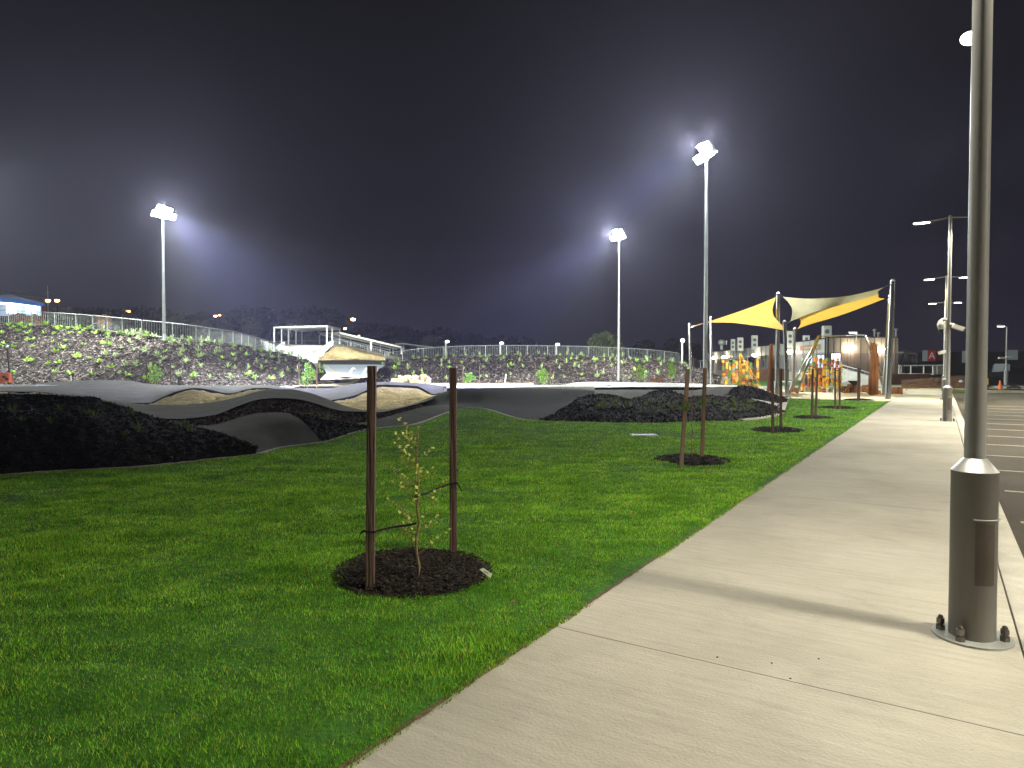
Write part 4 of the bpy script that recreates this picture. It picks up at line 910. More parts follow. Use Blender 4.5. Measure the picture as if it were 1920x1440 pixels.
bot = [(1494.5, 617.3, 42), (1520, 607.5, 41.5), (1545, 600.5, 41), (1582, 589, 40), (1620, 575, 39), (1660, 559.5, 37.6)]
mb = sail('s', top, midl, '', None, bl=.055, br_=.035, sag=0); mb.build('lit_fabric', M['sail_lit'], root, smooth=True)  # lit part of the same sail, paler by colour
mb = sail('s', [(1498, 596.3, 37)]+midl[2:], bot, '', None, bl=.035, br_=.04, sag=0); mb.build('yellow_fabric', M['sail_y'], root, smooth=True)
for a, b in (((1461, 553, 39), (1468, 556.5, 39)), ((1477, 606, 36), (1482, 602.5, 36.3)), ((1490, 619, 42.5), (1494.5, 617.3, 42)), ((1673, 531, 33), (1657, 539, 33.4)), ((1668, 556, 38), (1660, 559.5, 37.6))):
    MB().tube([P(*a), P(*b)], .022, 5).build('corner_cable', M['black'], root)
for px0, py0, px1, py1, Y, w, lb in ((1292, 609, 1296, 735, 43, .09, 'short steel sail post at the pointed end of the yellow sail'), (1332.5, 595.5, 1333, 726, 50, .10, 'steel sail post just past the tallest floodlight tower'),
    (1459, 551, 1457, 741, 39, .12, 'tall thick steel post where both shade sails meet'), (1471, 604, 1476, 745, 36, .10, 'shorter leaning steel post under the meeting point of the sails'),
    (1490, 617, 1487, 736, 43, .10, 'steel post under the lowest corner of the twisted sail'), (1673.5, 528, 1664.5, 751, 33.2, .13, 'tallest leaning steel post at the high end of the twisted sail by the footpath'), (1668.5, 556, 1657, 741.5, 38, .10, 'slimmer steel post just behind the tallest sail post by the footpath')):
    b = P(px1, py1, Y); t = P(px0, py0, Y); root = thing('sail_post', b, lb, 'post')
    MB().tube([b, t], [w*1.1, w*.9], 14).build('shaft', M['steel'], root, smooth=True, sharp=50); MB().lathe(t, [(w*.9, 0), (w*.95, .02), (w*.5, .09), (.02, .11)], 12).build('cap', M['white'], root)

# ------------------------------------------------------------------ playground
flat('sand_ground', [(1478, 746.5), (1560, 749.5), (1663, 753), (1668, 752), (1697, 734), (1697, 729), (1500, 728), (1420, 731), (1400, 735), (1420, 742), (1478, 747.5)], .025, M['sand'])
flat3('lawn_patch', [(22, 46), (36, 46), (41, 76), (44, 130), (22, 130)], -.10, M['turf2'])
flat3('concrete_path', [(16, 52), (46, 50), (46, 60), (30, 60), (16, 58)], -.05, M['conc'])
cols = [M['b_yellow'], M['b_orange'], M['b_brown'], M['b_green'], M['b_grey']]
def block_tower(root, px, top, bot, Y, w, r):
    b = P(px, bot, Y); H = P(px, top, Y).z-b.z; mb = MB(); z = 0
    while z < H:
        h = r.choice((.12, .16, .22, .28)); ww = w*r.choice((.8, 1, 1, 1.25)); mb.box(b+Vector((r.uniform(-.03, .03), r.uniform(-.03, .03), z+h/2)), (ww, ww, h-.012), r.uniform(-.2, .2), mi=r.choices((0, 1, 2, 3, 4), (4, 3, 3.4, 1.6, 2))[0]); z += h
    mb.build('block_post', cols, root)
def climbing(label, spec, Y, seed, w=.26, extra=None):
    r = random.Random(seed); root = thing('climbing_frame', P(spec[len(spec)//2][0], spec[0][2], Y), label, 'climbing frame')
    for px, top, bot, dy in spec: block_tower(root, px, top, bot, Y+dy, w, r)
    return root
climbing('farther cluster of stacked yellow and orange block posts under the yellow sail', [(1356, 678, 728, 0), (1362, 677, 728, 1.5), (1368, 679, 728, .3), (1375, 680, 729, -1), (1381, 677, 729, 1), (1388, 684, 729, 0), (1394, 676, 729, 1.5), (1400, 678, 729, -.5), (1407, 681, 729, .5), (1420, 679, 730, 0)], 50, 1, .17)
climbing('nearer cluster of stacked orange and brown block posts behind the third and fourth staked saplings', [(1505, 676, 736, 0), (1517, 683, 736, .8), (1524, 681, 736, -.4), (1529, 673, 736, 1), (1537, 678, 736, 0), (1545, 677, 737, -.5), (1551, 676, 736.5, .8), (1560, 675, 736, 0), (1569, 676, 735, 1.2), (1574.5, 677, 735, 1.2)], 42, 2, .155)
root = thing('rope_net', P(1388, 728, 47), 'yellow rope pyramid net strung from a slim mast beside the farther block posts', 'rope net')
t = P(1388, 662, 47); MB().tube([P(1388, 729, 47), t], .07, 8).build('mast', M['b_yellow'], root); mb = MB()
feet = [P(x, y, Y) for x, y, Y in ((1360, 728, 49), (1378, 733, 44.5), (1420, 733, 44), (1432, 733, 45.5), (1412, 727, 50))]
for f in feet: mb.tube([t, f], .014, 4)
for k in (.3, .5, .7, .88):
    for a, b in zip(feet, feet[1:]+feet[:1]): mb.tube([t.lerp(a, k), t.lerp(b, k)], .011, 4)
mb.build('ropes', M['b_yellow'], root)
# swing frame: two slanted A-legs and thin cross cable with hanging swings
root = thing('swing_frame', P(1580, 735, 40), 'swing set with slanted steel A-legs and a thin top cable in front of the building', 'swing')
for a, b in (((1535, 630), (1479, 738)), ((1536, 630), (1493, 741)), ((1622, 628), (1661, 738)), ((1622, 629), (1675, 744))): MB().tube([P(b[0], b[1], 39.5), P(a[0], a[1], 39.5)], .065, 10).build('leg', M['steel'], root, smooth=True)
MB().tube([P(1536, 630.5, 39.5), P(1580, 629.5, 39.5), P(1622, 628.5, 39.5)], .035, 6).build('top_cable', M['steel'], root)
for px in (1562, 1594, 1613): MB().tube([P(px, 630, 39.5), P(px+1, 696, 39.5)], .012, 4).build('hanger', M['steel'], root)
mb = MB(); c = P(1602, 722, 41); mb.lathe(c, [(.10, .0), (.32, .18), (.36, .26), (.32, .26), (.1, .05)], 14); tag(mb.build('bowl_seat', M['black'], loc=c, smooth=True, sharp=40), 'black bowl-shaped play seat beyond the brown stumps', 'play seat')
mb = MB(); mb.tube([P(1439+5, 734, 41), P(1446, 690, 41), P(1446, 648, 41), P(1447, 645, 41)], [.20, .17, .11, .10], 12); tag(mb.build('timber_post', M['timber'], loc=P(1444, 734, 41), smooth=True, sharp=60), 'thick brown carved timber post beside the tall sail post', 'timber post')
root = thing('play_boat', P(1638, 739, 37), 'brown timber ship-prow play post with a curved head and angled braces', 'play equipment')
MB().tube([P(1637, 740, 37), P(1638, 700, 37), P(1640, 668, 37), P(1641, 645, 37)], [.26, .24, .20, .10], 12).build('mast_post', M['timber'], root, smooth=True)
mb = MB(); wallquad(mb, [(1634, 642, 37), (1646, 645, 37), (1646, 652, 37), (1638, 659, 37), (1634, 655, 37)], .16); mb.build('curved_head', M['timber'], root)
mb = MB(); mb.tube([P(1617, 724, 37), P(1640, 724, 37)], .10, 4, sq=True); mb.tube([P(1619, 726, 37), P(1632, 738, 37)], .10, 4, sq=True); mb.tube([P(1632, 738, 37), P(1650, 735, 37)], .14, 4, sq=True); mb.build('brace', M['timber'], root)
for px, py, w, m, lb in ((1490, 737, .34, 'timber', 'brown square stump beside the leaning sail post'), (1583, 737, .42, 'timber', 'brown square stump right behind the leafy sapling'), (1598, 737, .42, 'timber', 'taller brown stump below the black bowl seat'), (1616, 736, .40, 'timber', 'brown stump tucked beside the ship-prow post'), (1682, 739, .42, 'timber', 'brown stump by the footpath edge past the tallest sail post'),
    (1497, 735.5, .30, 'conc', 'pale stone block below the first orange block post'), (1510, 735.5, .34, 'conc', 'pale stone block between the block posts and the sail post'), (1538, 736, .30, 'conc', 'pale stone block in the middle of the nearer block posts'), (1555, 736, .28, 'conc', 'pale stone block under the last nearer block posts')):
    b = G(px, py); b = b if b.y < 45 else P(px, py, 42); h = .55 if 'taller' in lb else w
    mb = MB(); mb.box(b+U3*h/2, (w, w, h), .3, taper=.95); tag(mb.build('stump' if m == 'timber' else 'stone_block', M[m], loc=b), lb, 'stump' if m == 'timber' else 'stone block')
for px, py, lb in ((1468, 727, 'white bench seat between the tall sail post and the block posts'), (1516, 712, 'white table top behind the nearer block posts')):
    b = P(px, py, 50); root = thing('bench', b, lb, 'bench'); MB().box(b+U3*.45, (1.5, .45, .08)).build('seat', M['white'], root)
    for s in (-.55, .55): MB().box(b+Vector((s, 0, .2)), (.09, .4, .42)).build('leg', M['white'], root)
mb = MB(); b = P(1530, 724, 52); mb.box(b+U3*.5, (1.6, .6, 1.0)); mb.box(b+U3*1.04, (1.7, .7, .08)); tag(mb.build('counter', [M['black']], loc=b), 'dark counter standing behind the nearer block posts', 'counter')
mb = MB(); b = P(1440, 717, 70); mb.box(b+U3*.8, (4.2, .3, 1.2)); tag(mb.build('garden_wall', M['brownwall'], loc=b), 'low brown wall behind the thick timber post', 'wall')

# ------------------------------------------------------------------ building
root = thing('club_building', P(1600, 705, 78), 'long single-storey clad building with roof-top units and bright wall lamps', 'building')
def vwall(mb, x0, x1, yt0, yt1, yb0, yb1, Y0, Y1, th=.15): wallquad(mb, [(x0, yb0, Y0), (x1, yb1, Y1), (x1, yt1, Y1), (x0, yt0, Y0)], th)
Zt = 4.83
def zw(name, m, a, b, z0, z1, th=.18, n=None, par=None):
    a, b = Vector(a), Vector(b); a.z = b.z = 0; nn = Vector((0, 0, 1)).cross(b-a).normalized()*th; mb = MB()
    v = [a+U3*z0, b+U3*z0, b+U3*z1, a+U3*z1]; mb.add(v+[q+nn for q in v], [(0, 1, 2, 3), (7, 6, 5, 4), (0, 4, 5, 1), (1, 5, 6, 2), (2, 6, 7, 3), (3, 7, 4, 0)]); return mb
A = P(1551, 650, 75); B = P(1684, 650, 75); Cn = P(1546, 650, 76.5); Dd = P(1326, 650, 152)
back = Vector((B.x+2, 150, 0))
zw('', 0, A, B, 3.12, Zt).build('upper_wall', M['wall_up'], root); zw('', 0, A, B, .3, 3.11, .10).build('lower_wall', M['wall_low'], root)
zw('', 0, Dd, Cn, 3.25, 4.75).build('upper_wall', M['wall_light'], root); zw('', 0, Dd, Cn, .95, 3.24, .10).build('lower_wall', M['wall_dark'], root); zw('', 0, Dd+Vector((-.1, -.1, 0)), Cn+Vector((-.1, -.1, 0)), -.6, .94).build('plinth_wall', M['conc'], root)
zw('', 0, Cn, A, .3, Zt).build('corner_panel', M['dark'], root); zw('', 0, B, Vector((B.x+1.5, 120, 0)), .3, Zt).build('side_wall', M['wall_up'], root)
mb = MB(); mb.add([(Dd.x, Dd.y, 4.7), (Cn.x, Cn.y, 4.7), (A.x, A.y, 4.78), (B.x, B.y, 4.78), (B.x+1.5, 150, 4.78)], [(0, 1, 2, 3, 4)]); mb.build('roof', M['wall_dark'], root)
mb = zw('', 0, A-Vector((0, .08, 0)), B-Vector((-.1, .08, 0)), Zt, Zt+.10, .3); mb.build('parapet_trim', M['dark'], root); zw('', 0, Dd-Vector((.1, .05, 0)), Cn-Vector((.1, .05, 0)), 4.75, 4.86, .3).build('parapet_trim', M['dark'], root)
mb = MB()
for i in range(1, 11):
    q = Vector(A).lerp(B, i/10.5); mb.box((q.x, q.y-.02, 2.5), (.05, .06, 4.5))
d = (Cn-Dd)
for i in range(1, 30):
    q = Vector(Dd).lerp(Cn, i/30); mb.box((q.x-.02, q.y, 2.85), (.06, .06, 3.7), math.atan2(d.y, d.x))
mb.build('panel_seams', M['seam'], root)
def on_wing(px, z):  # where a bearing meets the long wing wall
    k = (px-960)/F; dd = (Cn-Dd); t = (k*Dd.y-Dd.x)/(dd.x-k*dd.y); return Vector((Dd.x+dd.x*t, Dd.y+dd.y*t, z))
wz = math.atan2(d.y, d.x)
for x0, x1, mm in ((1532, 1538.5, 'glow_blue'), (1539.5, 1545, 'glow_blue'), (1511, 1517, 'glow_blue'), (1518, 1523, 'glow_blue'), (1475, 1478, 'dark'), (1448, 1451, 'dark'), (1430, 1432, 'dark'), (1390, 1392, 'dark'), (1410, 1413, 'dark')):
    a, b = on_wing(x0, 0), on_wing(x1, 0); o = Vector((-.06, -.12, 0)); hi = 3.05 if mm == 'glow_blue' else 2.6
    f = zw('', 0, a+o, b+o, 1.35 if mm == 'glow_blue' else 1.6, hi, .05).build('window', M['seam'], root); i_ = (b-a)*.1
    zw('', 0, a+o*1.5+i_, b+o*1.5-i_, 1.45 if mm == 'glow_blue' else 1.7, hi-.1, .05).build('pane', M[mm], f)
f = zw('', 0, P(1557.5, 680, 74.9), P(1577, 680, 74.9), 1.05, 3.2, .05).build('doorway', M['dark'], root)
zw('', 0, P(1559, 680, 74.8), P(1566, 680, 74.8), 1.1, 3.1, .04).build('door_leaf', M['glow_door'], f); zw('', 0, P(1567, 680, 74.8), P(1575.5, 680, 74.8), 1.1, 3.1, .04).build('lit_opening', M['glow_door'], f)
WL = []
for px, py in ((1595, 651.5), (1651, 655)):
    c = P(px, py, 74.75); bk = MB().box(c+Vector((0, .06, .1)), (.75, .2, .12)).build('wall_lamp', M['white'], root); mb = MB(); mb.ball(c-U3*.05, .5, 14, sc=(1.25, .4, .6)); mb.build('lamp_glass', M['glow_wall'], bk); WL.append((c-Vector((0, .7, .1)), 1))  # glass oversized so its glow stands in for glare
for px, z in ((1341, 3.35), (1362, 3.4), (1419, 3.45), (1486, 3.55)):
    c = on_wing(px, z)+Vector((-.5, -.3, 0)); bk = MB().box(c+Vector((.2, .1, .12)), (.5, .4, .1)).build('wall_lamp', M['white'], root); mb = MB(); mb.ball(c, .40 if px > 1400 else .55, 12, sc=(1, 1, .6)); mb.build('lamp_glass', M['glow_wall'], bk); WL.append((c-Vector((.9, .3, .1)), 1))  # oversized glass again imitates the lamp glare
# verandah along the wing
mb = MB(); a, b = on_wing(1335, 3.25), on_wing(1440, 3.35); o = Vector((-3, -.3, -.25)); mb.add([a, b, b+o, a+o], [(0, 1, 2, 3)]); mb.add([a+o, b+o, b+o-U3*.2, a+o-U3*.2], [(0, 1, 2, 3)]); mb.build('verandah_roof', M['wall_light'], root)
for px in (1338, 1352, 1368, 1386, 1408, 1436):
    q = on_wing(px, 0)+Vector((-2.9, -.3, 0)); MB().tube([q-U3*.3, q+U3*3.05], .06, 6).build('verandah_post', M['white'], root)
# roof-top units
for i, (x0, x1, yt, yb, Y, lb) in enumerate(((1370, 1378, 636, 652, 118, 'beige roof-top condenser nearest the round roof vent'), (1382, 1393, 633, 652, 112, 'pale roof-top condenser, second from the round vent'), (1409, 1420, 629, 649, 102, 'tall pale roof-top condenser between the timber post and round vent'),
      (1475, 1487, 621, 643, 88, 'large roof-top condenser partly hidden by the middle sail posts'), (1506, 1517, 629, 641, 84, 'small boxy roof-top condenser above the gold sign'), (1542, 1557.5, 611, 636, 78, 'tallest roof-top condenser, at the corner of the building'))):
    b = P((x0+x1)/2, yb, Y); t = P((x0+x1)/2, yt, Y); W = (x1-x0)/F*Y; H = t.z-b.z+.5; b = b-U3*.5; un = thing('roof_condenser', b, lb, 'air conditioner', 'condensers on the flat roof')
    MB().box(b+U3*H/2, (W*.92, W*.6, H)).build('housing', M['ac'], un)
    for k in range(2 if H > 1.2 else 1):
        z = H*(.32+.36*k) if H > 1.2 else H*.6; mb = MB(); mb.tube([b+Vector((-W*.08, -W*.3-.005, z)), b+Vector((-W*.08, -W*.3-.03, z))], W*.27, 14); mb.build('fan_grille', M['grille'], un)
b = P(1353, 652, 122); mb = MB(); mb.lathe(b-U3*.4, [(.3, 0), (.3, .9)], 12); mb.ball(b+U3*.95, .65, 12, sc=(1, 1, .85)); tag(mb.build('roof_vent', M['galv_rail'], loc=b, smooth=True), 'round silver wind-driven vent on the far end of the roof', 'roof vent')
for px, y0, lb in ((1362, 640, 'thin pipe beside the round roof vent'), (1640, 619, 'white capped flue behind the ship-prow post'), (1680, 618, 'short white capped flue at the end of the roof'), (1647, 625, 'small grey roof cowl beside the white flue')):
    b = P(px, 640, 80 if px > 1400 else 120); t = P(px, y0, b.y); mb = MB(); mb.tube([b-U3*.6, t], .11, 8); mb.ball(t, .24, 8, sc=(1, 1, .7)); tag(mb.build('roof_flue', M['galv_rail'], loc=b), lb, 'flue')
c = P(1599, 623, 74); root2 = thing('roof_floodlight', c, 'small white floodlight glowing above the parapet near the swing cable', 'floodlight'); MB().box(c, (.8, .35, .18)).build('housing', M['white'], root2); MB().box(c-Vector((0, .12, .11)), (.7, .25, .05)).build('lamp_glass', M['glow_bollard'], root2); MB().tube([c, c+Vector((.6, .4, -.2)), c+Vector((.6, .4, -.9))], .05, 6).build('bracket', M['galv'], root2)
# wall sign: red emblem and gold board with one line of pale capitals
def text_mesh(body, size, m, name):
    cu = bpy.data.curves.new(name, 'FONT'); cu.body = body; cu.size = size; cu.align_x = 'CENTER'; cu.align_y = 'CENTER'; cu.extrude = .01
    o = bpy.data.objects.new(name, cu); col.objects.link(o); dg = bpy.context.evaluated_depsgraph_get(); me = bpy.data.meshes.new_from_object(o.evaluated_get(dg)); bpy.data.objects.remove(o); me.materials.clear(); me.materials.append(m)
    q = bpy.data.objects.new(name, me); col.objects.link(q); return q
a, b = on_wing(1508, 0), on_wing(1537.5, 0); o = Vector((-.15, -.2, 0)); root = thing('wall_sign', (a+b)/2+U3*3.9, 'gold-brown name board with a coral emblem on the pale upper wall', 'sign')
bd = zw('', 0, a+o, b+o, 3.62, 4.22, .05).build('board', M['gold'], root)
mb = MB(); dl = (b-a); rr2 = random.Random(9)
u = .06
while u < .93:
    w = rr2.choice((.028, .034, .04)); q0 = a+dl*u+o*1.4; q1 = a+dl*(u+w)+o*1.4; h = 3.92
    # upright, bars: letter-like strokes of a line too small to read
    mb.add([q0+U3*(h-.10), q0.lerp(q1, .3)+U3*(h-.10), q0.lerp(q1, .3)+U3*(h+.10), q0+U3*(h+.10)], [(0, 1, 2, 3)]); mb.add([q0+U3*(h+.06), q1+U3*(h+.06), q1+U3*(h+.10), q0+U3*(h+.10)], [(0, 1, 2, 3)])
    if rr2.random() < .6: mb.add([q1.lerp(q0, .3)+U3*(h-.10), q1+U3*(h-.10), q1+U3*(h+.10), q1.lerp(q0, .3)+U3*(h+.10)], [(0, 1, 2, 3)])
    if rr2.random() < .6: mb.add([q0+U3*(h-.10), q1+U3*(h-.10), q1+U3*(h-.06), q0+U3*(h-.06)], [(0, 1, 2, 3)])
    u += w+.009+(.03 if rr2.random() < .12 else 0)
mb.build('lettering', M['letter'], bd)
mb = MB(); c = on_wing(1503, 3.95)+o; mb.ball(c+U3*.12, .20, 10, sc=(1, .15, 1)); mb.box(c-U3*.18, (.3, .06, .22)); mb.build('emblem', M['coral'], root)
# access ramp with handrails
root = thing('access_ramp', P(1610, 722, 60), 'pale concrete access ramp with twin handrails descending past the ship-prow post', 'ramp')
mb = MB(); wallquad(mb, [(1577, 694, 60), (1610, 703, 58), (1655, 716, 56), (1655, 727, 56), (1577, 727, 60)], .2); mb.build('parapet', M['conc'], root)
mb = MB(); wallquad(mb, [(1577, 717, 57), (1602, 714, 57), (1602, 728, 57), (1577, 729, 57)], .2); mb.build('landing_wall', M['conc'], root)
MB().tube([P(1577, 684, 60), P(1610, 693, 58), P(1655, 707, 56)], .04, 6).build('handrail', M['galv_rail'], root); MB().tube([P(1577, 690, 60), P(1610, 699, 58), P(1655, 712, 56)], .03, 6).build('lower_rail', M['galv_rail'], root)
for k in range(8):
    px = 1578+k*10.8; yy = 684+(px-1577)*.295; Y = 60-(px-1577)*.05; MB().tube([P(px, yy, Y), P(px, yy+12, Y)], .03, 5).build('rail_post', M['galv_rail'], root)
# retaining wall, lattice pavilion, white rail fence
zw('', 0, P(1650, 700, 66), P(1770, 700, 66), -.3, .95, .3)
mb = zw('', 0, P(1650, 700, 66), P(1745, 700, 66), -.3, .92, .3); tag(mb.build('retaining_wall', M['brownwall'], loc=P(1700, 722, 66)), 'low brown retaining wall between the building corner and the footpath end', 'wall')
bl_ = row([(1690, 729, 50), (1740, 729, 50), (1800, 729, 50), (1860, 730, 50)], 50); bt_ = row([(1690, 712, 62), (1740, 709, 62), (1800, 704, 66), (1845, 710, 64), (1862, 729, 55)], 50)
ground('soil_bank_terrain', loft([off(bl_, 0, -.5, -.3), bl_, mix(bl_, bt_, .5, -.1), bt_], 8, .2, .8, 2, .12, 3), M['redsoil'])
root = thing('pavilion', P(1702, 692, 85), 'open slatted pavilion with a low hipped roof beside the building corner', 'pavilion')
mb = MB(); v = [P(*p) for p in [(1684, 661, 85), (1721, 664, 85), (1716, 660, 92), (1688, 653, 90)]]; mb.add(v, [(0, 1, 2, 3)]); mb.add([v[0], v[1], v[1]-U3*.15, v[0]-U3*.15], [(0, 1, 2, 3)]); mb.build('roof', M['wall_up'], root)
for px in (1692,): MB().tube([P(px, 700, 84), P(px, 662, 84)], .22, 4, sq=True).build('column', M['white'], root)
mb = MB(); mb.box(P(1687, 661, 83.5), (.8, .3, .22)); mb.build('gutter', M['white'], root)
mb = MB()
for k in range(13):
    px = 1685.5+k*2.8; mb.box((P(px, 665, 86)+P(px, 690, 86))/2, (.09, .09, P(0, 665, 86).z-P(0, 690, 86).z))
mb.build('slat_screen', M['wall_dark'], root)
fr = thing('white_rail_fence', P(1720, 701, 72), 'white two-rail fence on the retaining wall past the building corner', 'fence')
zr = [P(1685, 685.5, 72), P(1770, 685, 72)]; MB().tube(zr, .06, 5).build('top_rail', M['white'], fr); MB().tube([P(1685, 701, 72), P(1752, 702, 72)], .07, 5).build('bottom_rail', M['white'], fr)
for px in (1686, 1690, 1708, 1732, 1749.5, 1757, 1770): MB().box((P(px, 685, 72)+P(px, 702, 72))/2, (.10, .08, .95)).build('post', M['white'], fr)
mb = MB()
for k in range(11): mb.box((P(1751+k*1.9, 686, 72)+P(1751+k*1.9, 702, 72))/2, (.05, .05, .9))
mb.build('baluster_panel', M['galv'], fr)
# dark sheds with sign panels
root = thing('dark_shed', P(1760, 700, 120), 'long unlit dark warehouse behind the white rail fence', 'building')
mb = MB(); a, b = P(1715, 690, 125), P(1935, 690, 118); mb = zw('', 0, a, b, -.5, 4.3, 8); mb.build('wall', M['dark'], root); zw('', 0, a-Vector((0, .1, 0)), b-Vector((0, .1, 0)), 4.3, 4.5, 8.4).build('roof_edge', M['seam'], root)
Y = 110; root = thing('wall_sign', P(1743, 678, Y), 'red and pale grey sign panel with a white letter A on the dark warehouse', 'sign')
zw('', 0, P(1730, 670, Y), P(1739, 670, Y), P(0, 677, Y).z, P(0, 657, Y).z, .08).build('grey_panel', M['panelgrey'], root); rp = zw('', 0, P(1739, 670, Y), P(1754.5, 670, Y), P(0, 677, Y).z, P(0, 657, Y).z, .08).build('red_panel', M['red'], root)
tx = text_mesh('A', 1.55, M['letter'], 'lettering'); tx.parent = rp; tx.location = P(1747.2, 667.2, Y-.15)-WORLD[rp.name]; tx.rotation_euler = (R(90), 0, 0)
zw('', 0, P(1756, 670, 111), P(1770, 670, 111), P(0, 676, Y).z, P(0, 657, Y).z, .08).build('dark_red_panel', mat('sign_dark_red', (.10, .015, .015), emit=(.2, .01, .01), estr=.04), root)
for x0, x1, yt, yb, lb in ((1804.5, 1813, 658, 680, 'narrow pale grey wall panel peeking out beside the nearest lamp pole'), (1887, 1908.5, 656, 674.5, 'square pale grey sign panel behind the lone car park lamp')):
    mb = zw('', 0, P(x0, 670, Y), P(x1, 670, Y), P(0, yb, Y).z, P(0, yt, Y).z, .1); tag(mb.build('sign_panel', M['panelgrey'], loc=P(x0, yb, Y)), lb, 'sign')
# parked truck, far right
b = P(1866, 700, 90); root = thing('truck', b, 'dim pale truck cab parked in the dark beyond the traffic cone', 'truck')
mb = MB(); wallquad(mb, [(1860, 695, 90), (1873, 695, 90), (1873, 683, 90), (1865, 682, 90), (1862, 686, 90)], 2.0); mb.build('cab', M['panelgrey'], root); mb = MB(); wallquad(mb, [(1861.5, 691, 89.9), (1866, 691, 89.9), (1866, 684.5, 89.9), (1863, 686, 89.9)], .05); mb.build('window', M['black'], root)
mb = MB(); wallquad(mb, [(1856, 697, 90), (1873, 696, 90), (1873, 692, 90), (1857, 694, 90)], 1.8); mb.build('bumper', M['panelgrey'], root)
for px in (1861, 1870): mb = MB(); mb.tube([P(px, 699, 89.6), P(px, 699, 90.1)], .45, 14); mb.build('wheel', M['black'], root)
mb = MB(); b0, b1 = P(1874, 700, 92), P(1935, 700, 88); mb = zw('', 0, b0, b1, -.5, 1.7, 6); tag(mb.build('container', M['dark'], loc=b0), 'long dark container beside the truck cab', 'container')
# kerbs, cone, barrier frames beyond the car park
for a, b_, lb in (((1700, 729.5), (1812, 729), 1), ((1846, 732.5), (1925, 733), 2), ((1862, 725), (1925, 727.5), 3)):
    p0, p1_ = G(*a), G(*b_); mb = zw('', 0, p0, p1_, -.16, .02, .35); struct(mb.build('kerb', M['kerb']))
b = G(1875, 730.5, -.1); root = thing('traffic_cone', b, 'orange traffic cone at the far edge of the car park', 'cone'); MB().box(b+U3*.02, (.42, .42, .04)).build('base', M['cone'], root); MB().lathe(b, [(.17, .04), (.10, .38), (.035, .68), (.02, .70)], 16).build('body', M['cone'], root, smooth=True, sharp=50)
for px, lb in ((1849.5, 'yellow barrier leg frame just past the nearest lamp pole'), ):
    mb = MB(); p = P(px, 722, 58)
    for dx in (-.12, .14): mb.box(p+Vector((dx, 0, .2)), (.07, .06, .75))
    mb.box(p+Vector((0, 0, -.1)), (.5, .3, .12)); tag(mb.build('barrier_stand', M['b_yellow'], loc=p), lb, 'barrier')
mb = MB(); p = P(1806, 718, 58); r3 = random.Random(4)
for i in range(7): mb.ball(p+Vector((r3.uniform(-.4, .5), 0, r3.uniform(-.1, .25))), r3.uniform(.14, .26), 7, jit=.2)
tag(mb.build('rubbish_heap', M['bluewhite2'], loc=p), 'pale blue heap of wrapped rubbish behind the nearest lamp pole', 'rubbish')
mb = MB(); p = P(1902, 730, 52)
for i in range(9): mb.ball(p+Vector((r3.uniform(-.9, .4), 0, r3.uniform(-.15, .12))), r3.uniform(.12, .28), 7, jit=.25)
tag(mb.build('rubble', M['soil'], loc=p), 'low rubble pile by the kerb near the traffic cone', 'rubble', None, 'stuff')
mb = MB(); p = P(1738, 724.5, 54); mb.box(p, (.8, .4, .12), .2, taper=.8); tag(mb.build('slab', M['conc'], loc=p), 'loose pale slab lying on the brown soil bank', 'slab')

# ------------------------------------------------------------------ small things
tags = [(912, 1074, 5.05, 'creamy kite-shaped plant tag at the rim of the nearest mulch ring', 2.0), (409, 788, 15.2, 'pale triangular tag lying in the brown mulch trough', 1.3), (108, 822, 11.9, 'pale tag half buried on the dark mound slope', 1.0), (646, 812, 16.2, 'narrow upright pale tag at the dark bed edge', 1.1),
    (995, 788.5, 20.0, 'cream wedge at the lawn edge below the dark berm', 1.4), (1124, 778, 21.3, 'cream tag low on the big dark mound', 1.2), (1193, 747, 24.3, 'pale triangular tag in the saddle between the two dark humps', 1.4), (1261, 777, 21.5, 'slim yellow tag leaning on the dark mound near the leaning stakes', 1.0),
    (1395, 736, 29.8, 'white tag near the crest of the far dark mound', 1.3), (1377.5, 746.5, 27.2, 'white tag at the foot of the far dark mound', 1.3), (1435, 744, 29.6, 'cream tag on the sunny flank of the far dark mound', 1.1), (1482, 769, 25, 'white tag on the lawn by the curved edging', 1.2),
    (1508, 806, 17.2, 'crumpled white tag beside the third mulch ring', 1.4), (1618, 767, 25.4, 'leaning white tag beside the footpath, nearest of three', 1.5), (1635.5, 760, 28, 'slim white tag beside the footpath, middle of three', 1.3), (1643.5, 754, 30.5, 'white diamond tag beside the footpath, farthest of three', 1.4), (1484, 745.5, 33.5, 'tiny white tag where lawn meets sand', 1.2)]
for i, (px, py, Y, lb, k) in enumerate(tags):
    c = P(px, py, Y); s = .028*k*max(1, Y/12)**.5; r3 = random.Random(i+20); mb = MB(); tl_ = r3.uniform(-.6, .6)
    m3 = Matrix.Rotation(r3.uniform(-.5, .5), 3, 'Z') @ Matrix.Rotation(-.55 if i == 0 else tl_, 3, 'Y') @ Matrix.Rotation(r3.uniform(-.5, 0), 3, 'X')
    sh_ = [(-.55, 0, .9), (.0, 0, .75), (.55, 0, -.5), (.1, 0, -.95)]
    v = [c+m3 @ Vector(q)*s for q in sh_]; mb.add(v+[q+m3 @ Vector((0, .06, 0))*s for q in v], [(0, 1, 2, 3), (7, 6, 5, 4), (0, 4, 5, 1), (1, 5, 6, 2), (2, 6, 7, 3), (3, 7, 4, 0)])
    if i == 0:
        g = [c+m3 @ Vector(q)*s+m3 @ Vector((0, -.01, 0))*s for q in ((-.25, 0, .35), (-.05, 0, .4), (.22, 0, -.2), (.05, 0, -.25))]; mb.add(g, [(0, 1, 2, 3)], 1)
    tag(mb.build('plant_tag', [M['plastic'], M['b_grey']], loc=c), lb, 'plant tag')
